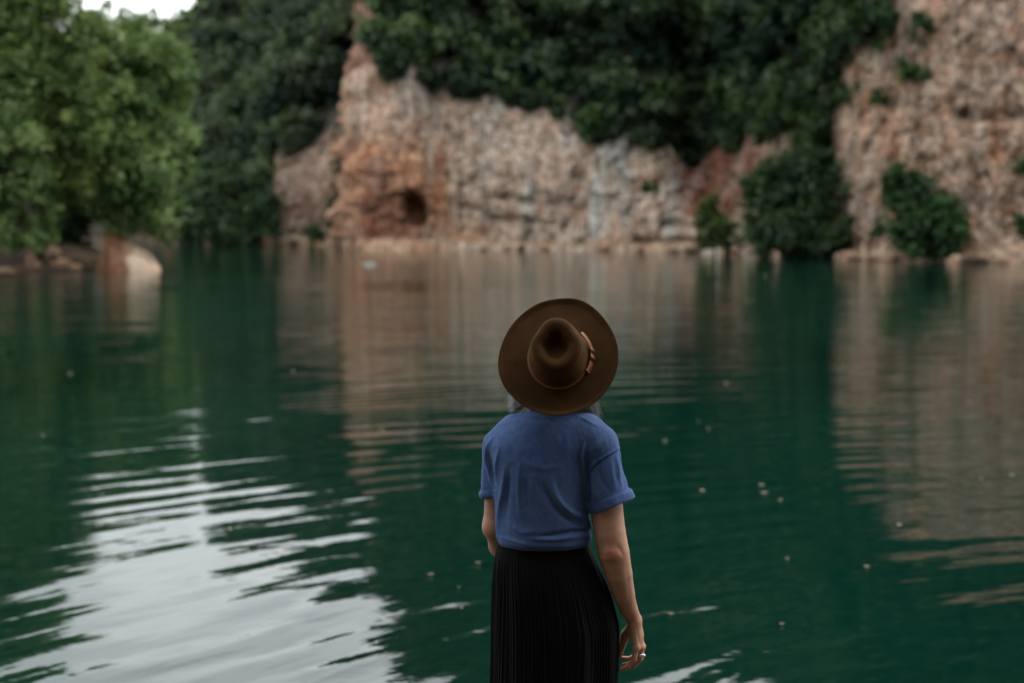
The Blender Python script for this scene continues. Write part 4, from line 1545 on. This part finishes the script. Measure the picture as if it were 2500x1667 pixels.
def ribbon(buf, path, thick=.0018):
    """path: (angle, z centre, half width, lift off the crown)"""
    path = np.array(path, float)
    m_ = 24
    kk = np.linspace(0, len(path) - 1, m_)
    A_, Z_, Wd, Of = [np.interp(kk, np.arange(len(path)), path[:, i_]) for i_ in range(4)]
    V_ = []
    for i_ in range(m_):
        for (sg, ex) in ((-1, 0), (1, 0), (1, thick), (-1, thick)):
            z_ = Z_[i_] + sg * Wd[i_]
            r_ = side_r(A_[i_], z_) + Of[i_] + ex + (.007 if sg < 0 else -.001)
            V_.append(HL(r_ * math.cos(A_[i_]), r_ * math.sin(A_[i_]), z_))
    buf.add(V_, np.concatenate([grid_faces(m_, 4, True), [[0, 1, 2, 3], [4 * m_ - 1, 4 * m_ - 2, 4 * m_ - 3, 4 * m_ - 4]]]))


b = Buf()
ribbon(b, [(.80, .034, .0012, .006), (.60, .030, .0080, .009), (.38, .024, .0105, .011), (.16, .020, .0085, .011), (-.10, .017, .0075, .011), (-.36, .015, .0095, .011), (-.52, .015, .0100, .010)], .0025)
b.build('leather_tab', M_leather, hat)
b = Buf()
ribbon(b, [(.32, .008, .005, .010), (.25, .018, .015, .0145), (.14, .021, .015, .0150), (.07, .023, .005, .011)], .003)
ribbon(b, [(.09, .007, .004, .0105), (.01, .017, .015, .0145), (-.10, .020, .014, .0145), (-.17, .021, .005, .010)], .003)
b.build('knot', M_leather, hat)

# ---- hair -------------------------------------------------------------------
t = NT('hair')
at_n = t.attr()
t.set(Base_Color=at_n, Roughness=.45)
t.b.inputs['Sheen Weight'].default_value = .3
M_hair = t.m
b = Buf()
# close cap over the skull
for k_ in range(3200):
    e = -1 if k_ % 2 else 1
    wild = rng.random() < .10
    w_ = rng.random()
    # roots round the sides and the back of the head, under the hat
    ra_ = rng.uniform(-.75, 1.75)                     # angle from the side to the back
    root = Hd(e * .077 * math.cos(ra_ * .8), -.096 * math.sin(ra_ * .8) + .005, rng.uniform(-.03, .035) if ra_ > 0 else rng.uniform(.02, .04))
    if rng.random() < .95:                          # locks that fall beside the neck
        tx = (1250 + 20 * rng.random()) if e < 0 else (1424 + 36 * rng.random() ** 1.2)
        ty = (986 + 18 * rng.random()) if e < 0 else (1012 + 32 * rng.random())
        tip = W(tx, ty, .045 + .04 * rng.random() if e < 0 else .02 + .05 * rng.random())
    else:
        tip = W(1350 + e * rng.uniform(5, 80), 1030, .0 + .04 * rng.random())
    if wild:
        tip = tip + [e * rng.uniform(0, .022), 0, rng.uniform(-.012, .03)]
    if ra_ < 0:
        tip = tip + [0, .03, .01]
    mid = (root + tip) / 2 + [e * rng.uniform(-.004, .012), -.008 * rng.random(), .012]
    s_ = np.linspace(0, 1, 9)[:, None]
    cur = rng.normal(size=3) * .0022
    pts = (1 - s_) ** 2 * root + 2 * s_ * (1 - s_) * mid + s_ ** 2 * tip + np.sin(s_ * rng.uniform(5, 11)) * cur
    pts = pts + (s_ ** 3) * [e * .006 * rng.normal(), .0, 0]
    g_ = rng.uniform(.6, 1.15)
    V_, Fq = tube(pts, np.linspace(.0013, .0003, 9) * (0.7 if wild else 1.0), 3)
    b.add(V_[:27], grid_faces(9, 3, True), np.array(HAIR) * g_)
# hair lying close on the skull under the hat
for k_ in range(1400):
    e = -1 if k_ % 2 else 1
    a0 = rng.uniform(-.15, 1.0)
    pts = []
    for s1 in np.linspace(0, 1, 7):
        el = 1.45 - (1.55 + .25 * rng.random() * 0) * s1
        az = a0 * (2.6) * s1 ** .5
        d_ = np.array([e * math.cos(el) * math.cos(.9 - az), math.cos(el) * math.sin(.9 - az), math.sin(el)])
        pts.append(Hd(*(d_ * [.0755, .096, .0965] + [0, -.005, .02])))
    V_, Fq = tube(pts, .0012, 3)
    b.add(V_[:21], grid_faces(7, 3, True), np.array(HAIR) * rng.uniform(.6, 1.1))
hair = b.build('hair', M_hair, person)
hair['label'] = 'wispy silver grey hair showing under the hat brim'

# ---- rings ------------------------------------------------------------------
t = NT('silver')
t.set(Base_Color=(.75, .74, .72), Metallic=1.0, Roughness=.22)
M_silver = t.m


def ring_obj(pa_, pb_, t_, R_, label):
    A, B = W(*pa_), W(*pb_)
    c_ = A + (B - A) * t_
    d_ = (B - A) / np.linalg.norm(B - A)
    e1 = np.cross(d_, [0, 1, 0.2])
    e1 /= np.linalg.norm(e1)
    e2 = np.cross(d_, e1)
    b = Buf()
    for o_ in (-.0022, .0022):
        pts = [c_ + d_ * o_ + R_ * (e1 * math.cos(a_) + e2 * math.sin(a_)) for a_ in np.linspace(0, 2 * np.pi, 28, endpoint=False)]
        b.add(*tube(pts, .0013, 6, closed=True))
    outv = np.array([.85, -.5, -.1])
    outv -= d_ * (outv @ d_)
    outv /= np.linalg.norm(outv)
    pc = c_ + outv * (R_ + .001)
    th_ = np.linspace(0, np.pi, 7)
    side = np.cross(outv, d_)
    prof_ = np.stack([pc + d_ * .0055 * math.cos(a_) for a_ in th_])
    b.add(*tube(prof_, .0042 * np.maximum(np.sin(th_), .05), 10))
    for q_ in (-1, 1):
        pr_ = np.stack([pc + side * .005 * q_ + d_ * .003 * math.cos(a_) for a_ in th_])
        b.add(*tube(pr_, .0022 * np.maximum(np.sin(th_), .05), 8))
    o = b.build('ring', M_silver, person)
    o['label'] = label


ring_obj(kn['ring'][0], kn['ring'][1], .62, .0108, 'ornate silver ring on the ring finger')
ring_obj(kn['middle'][0], kn['middle'][1], .70, .0110, 'silver band on the middle finger')
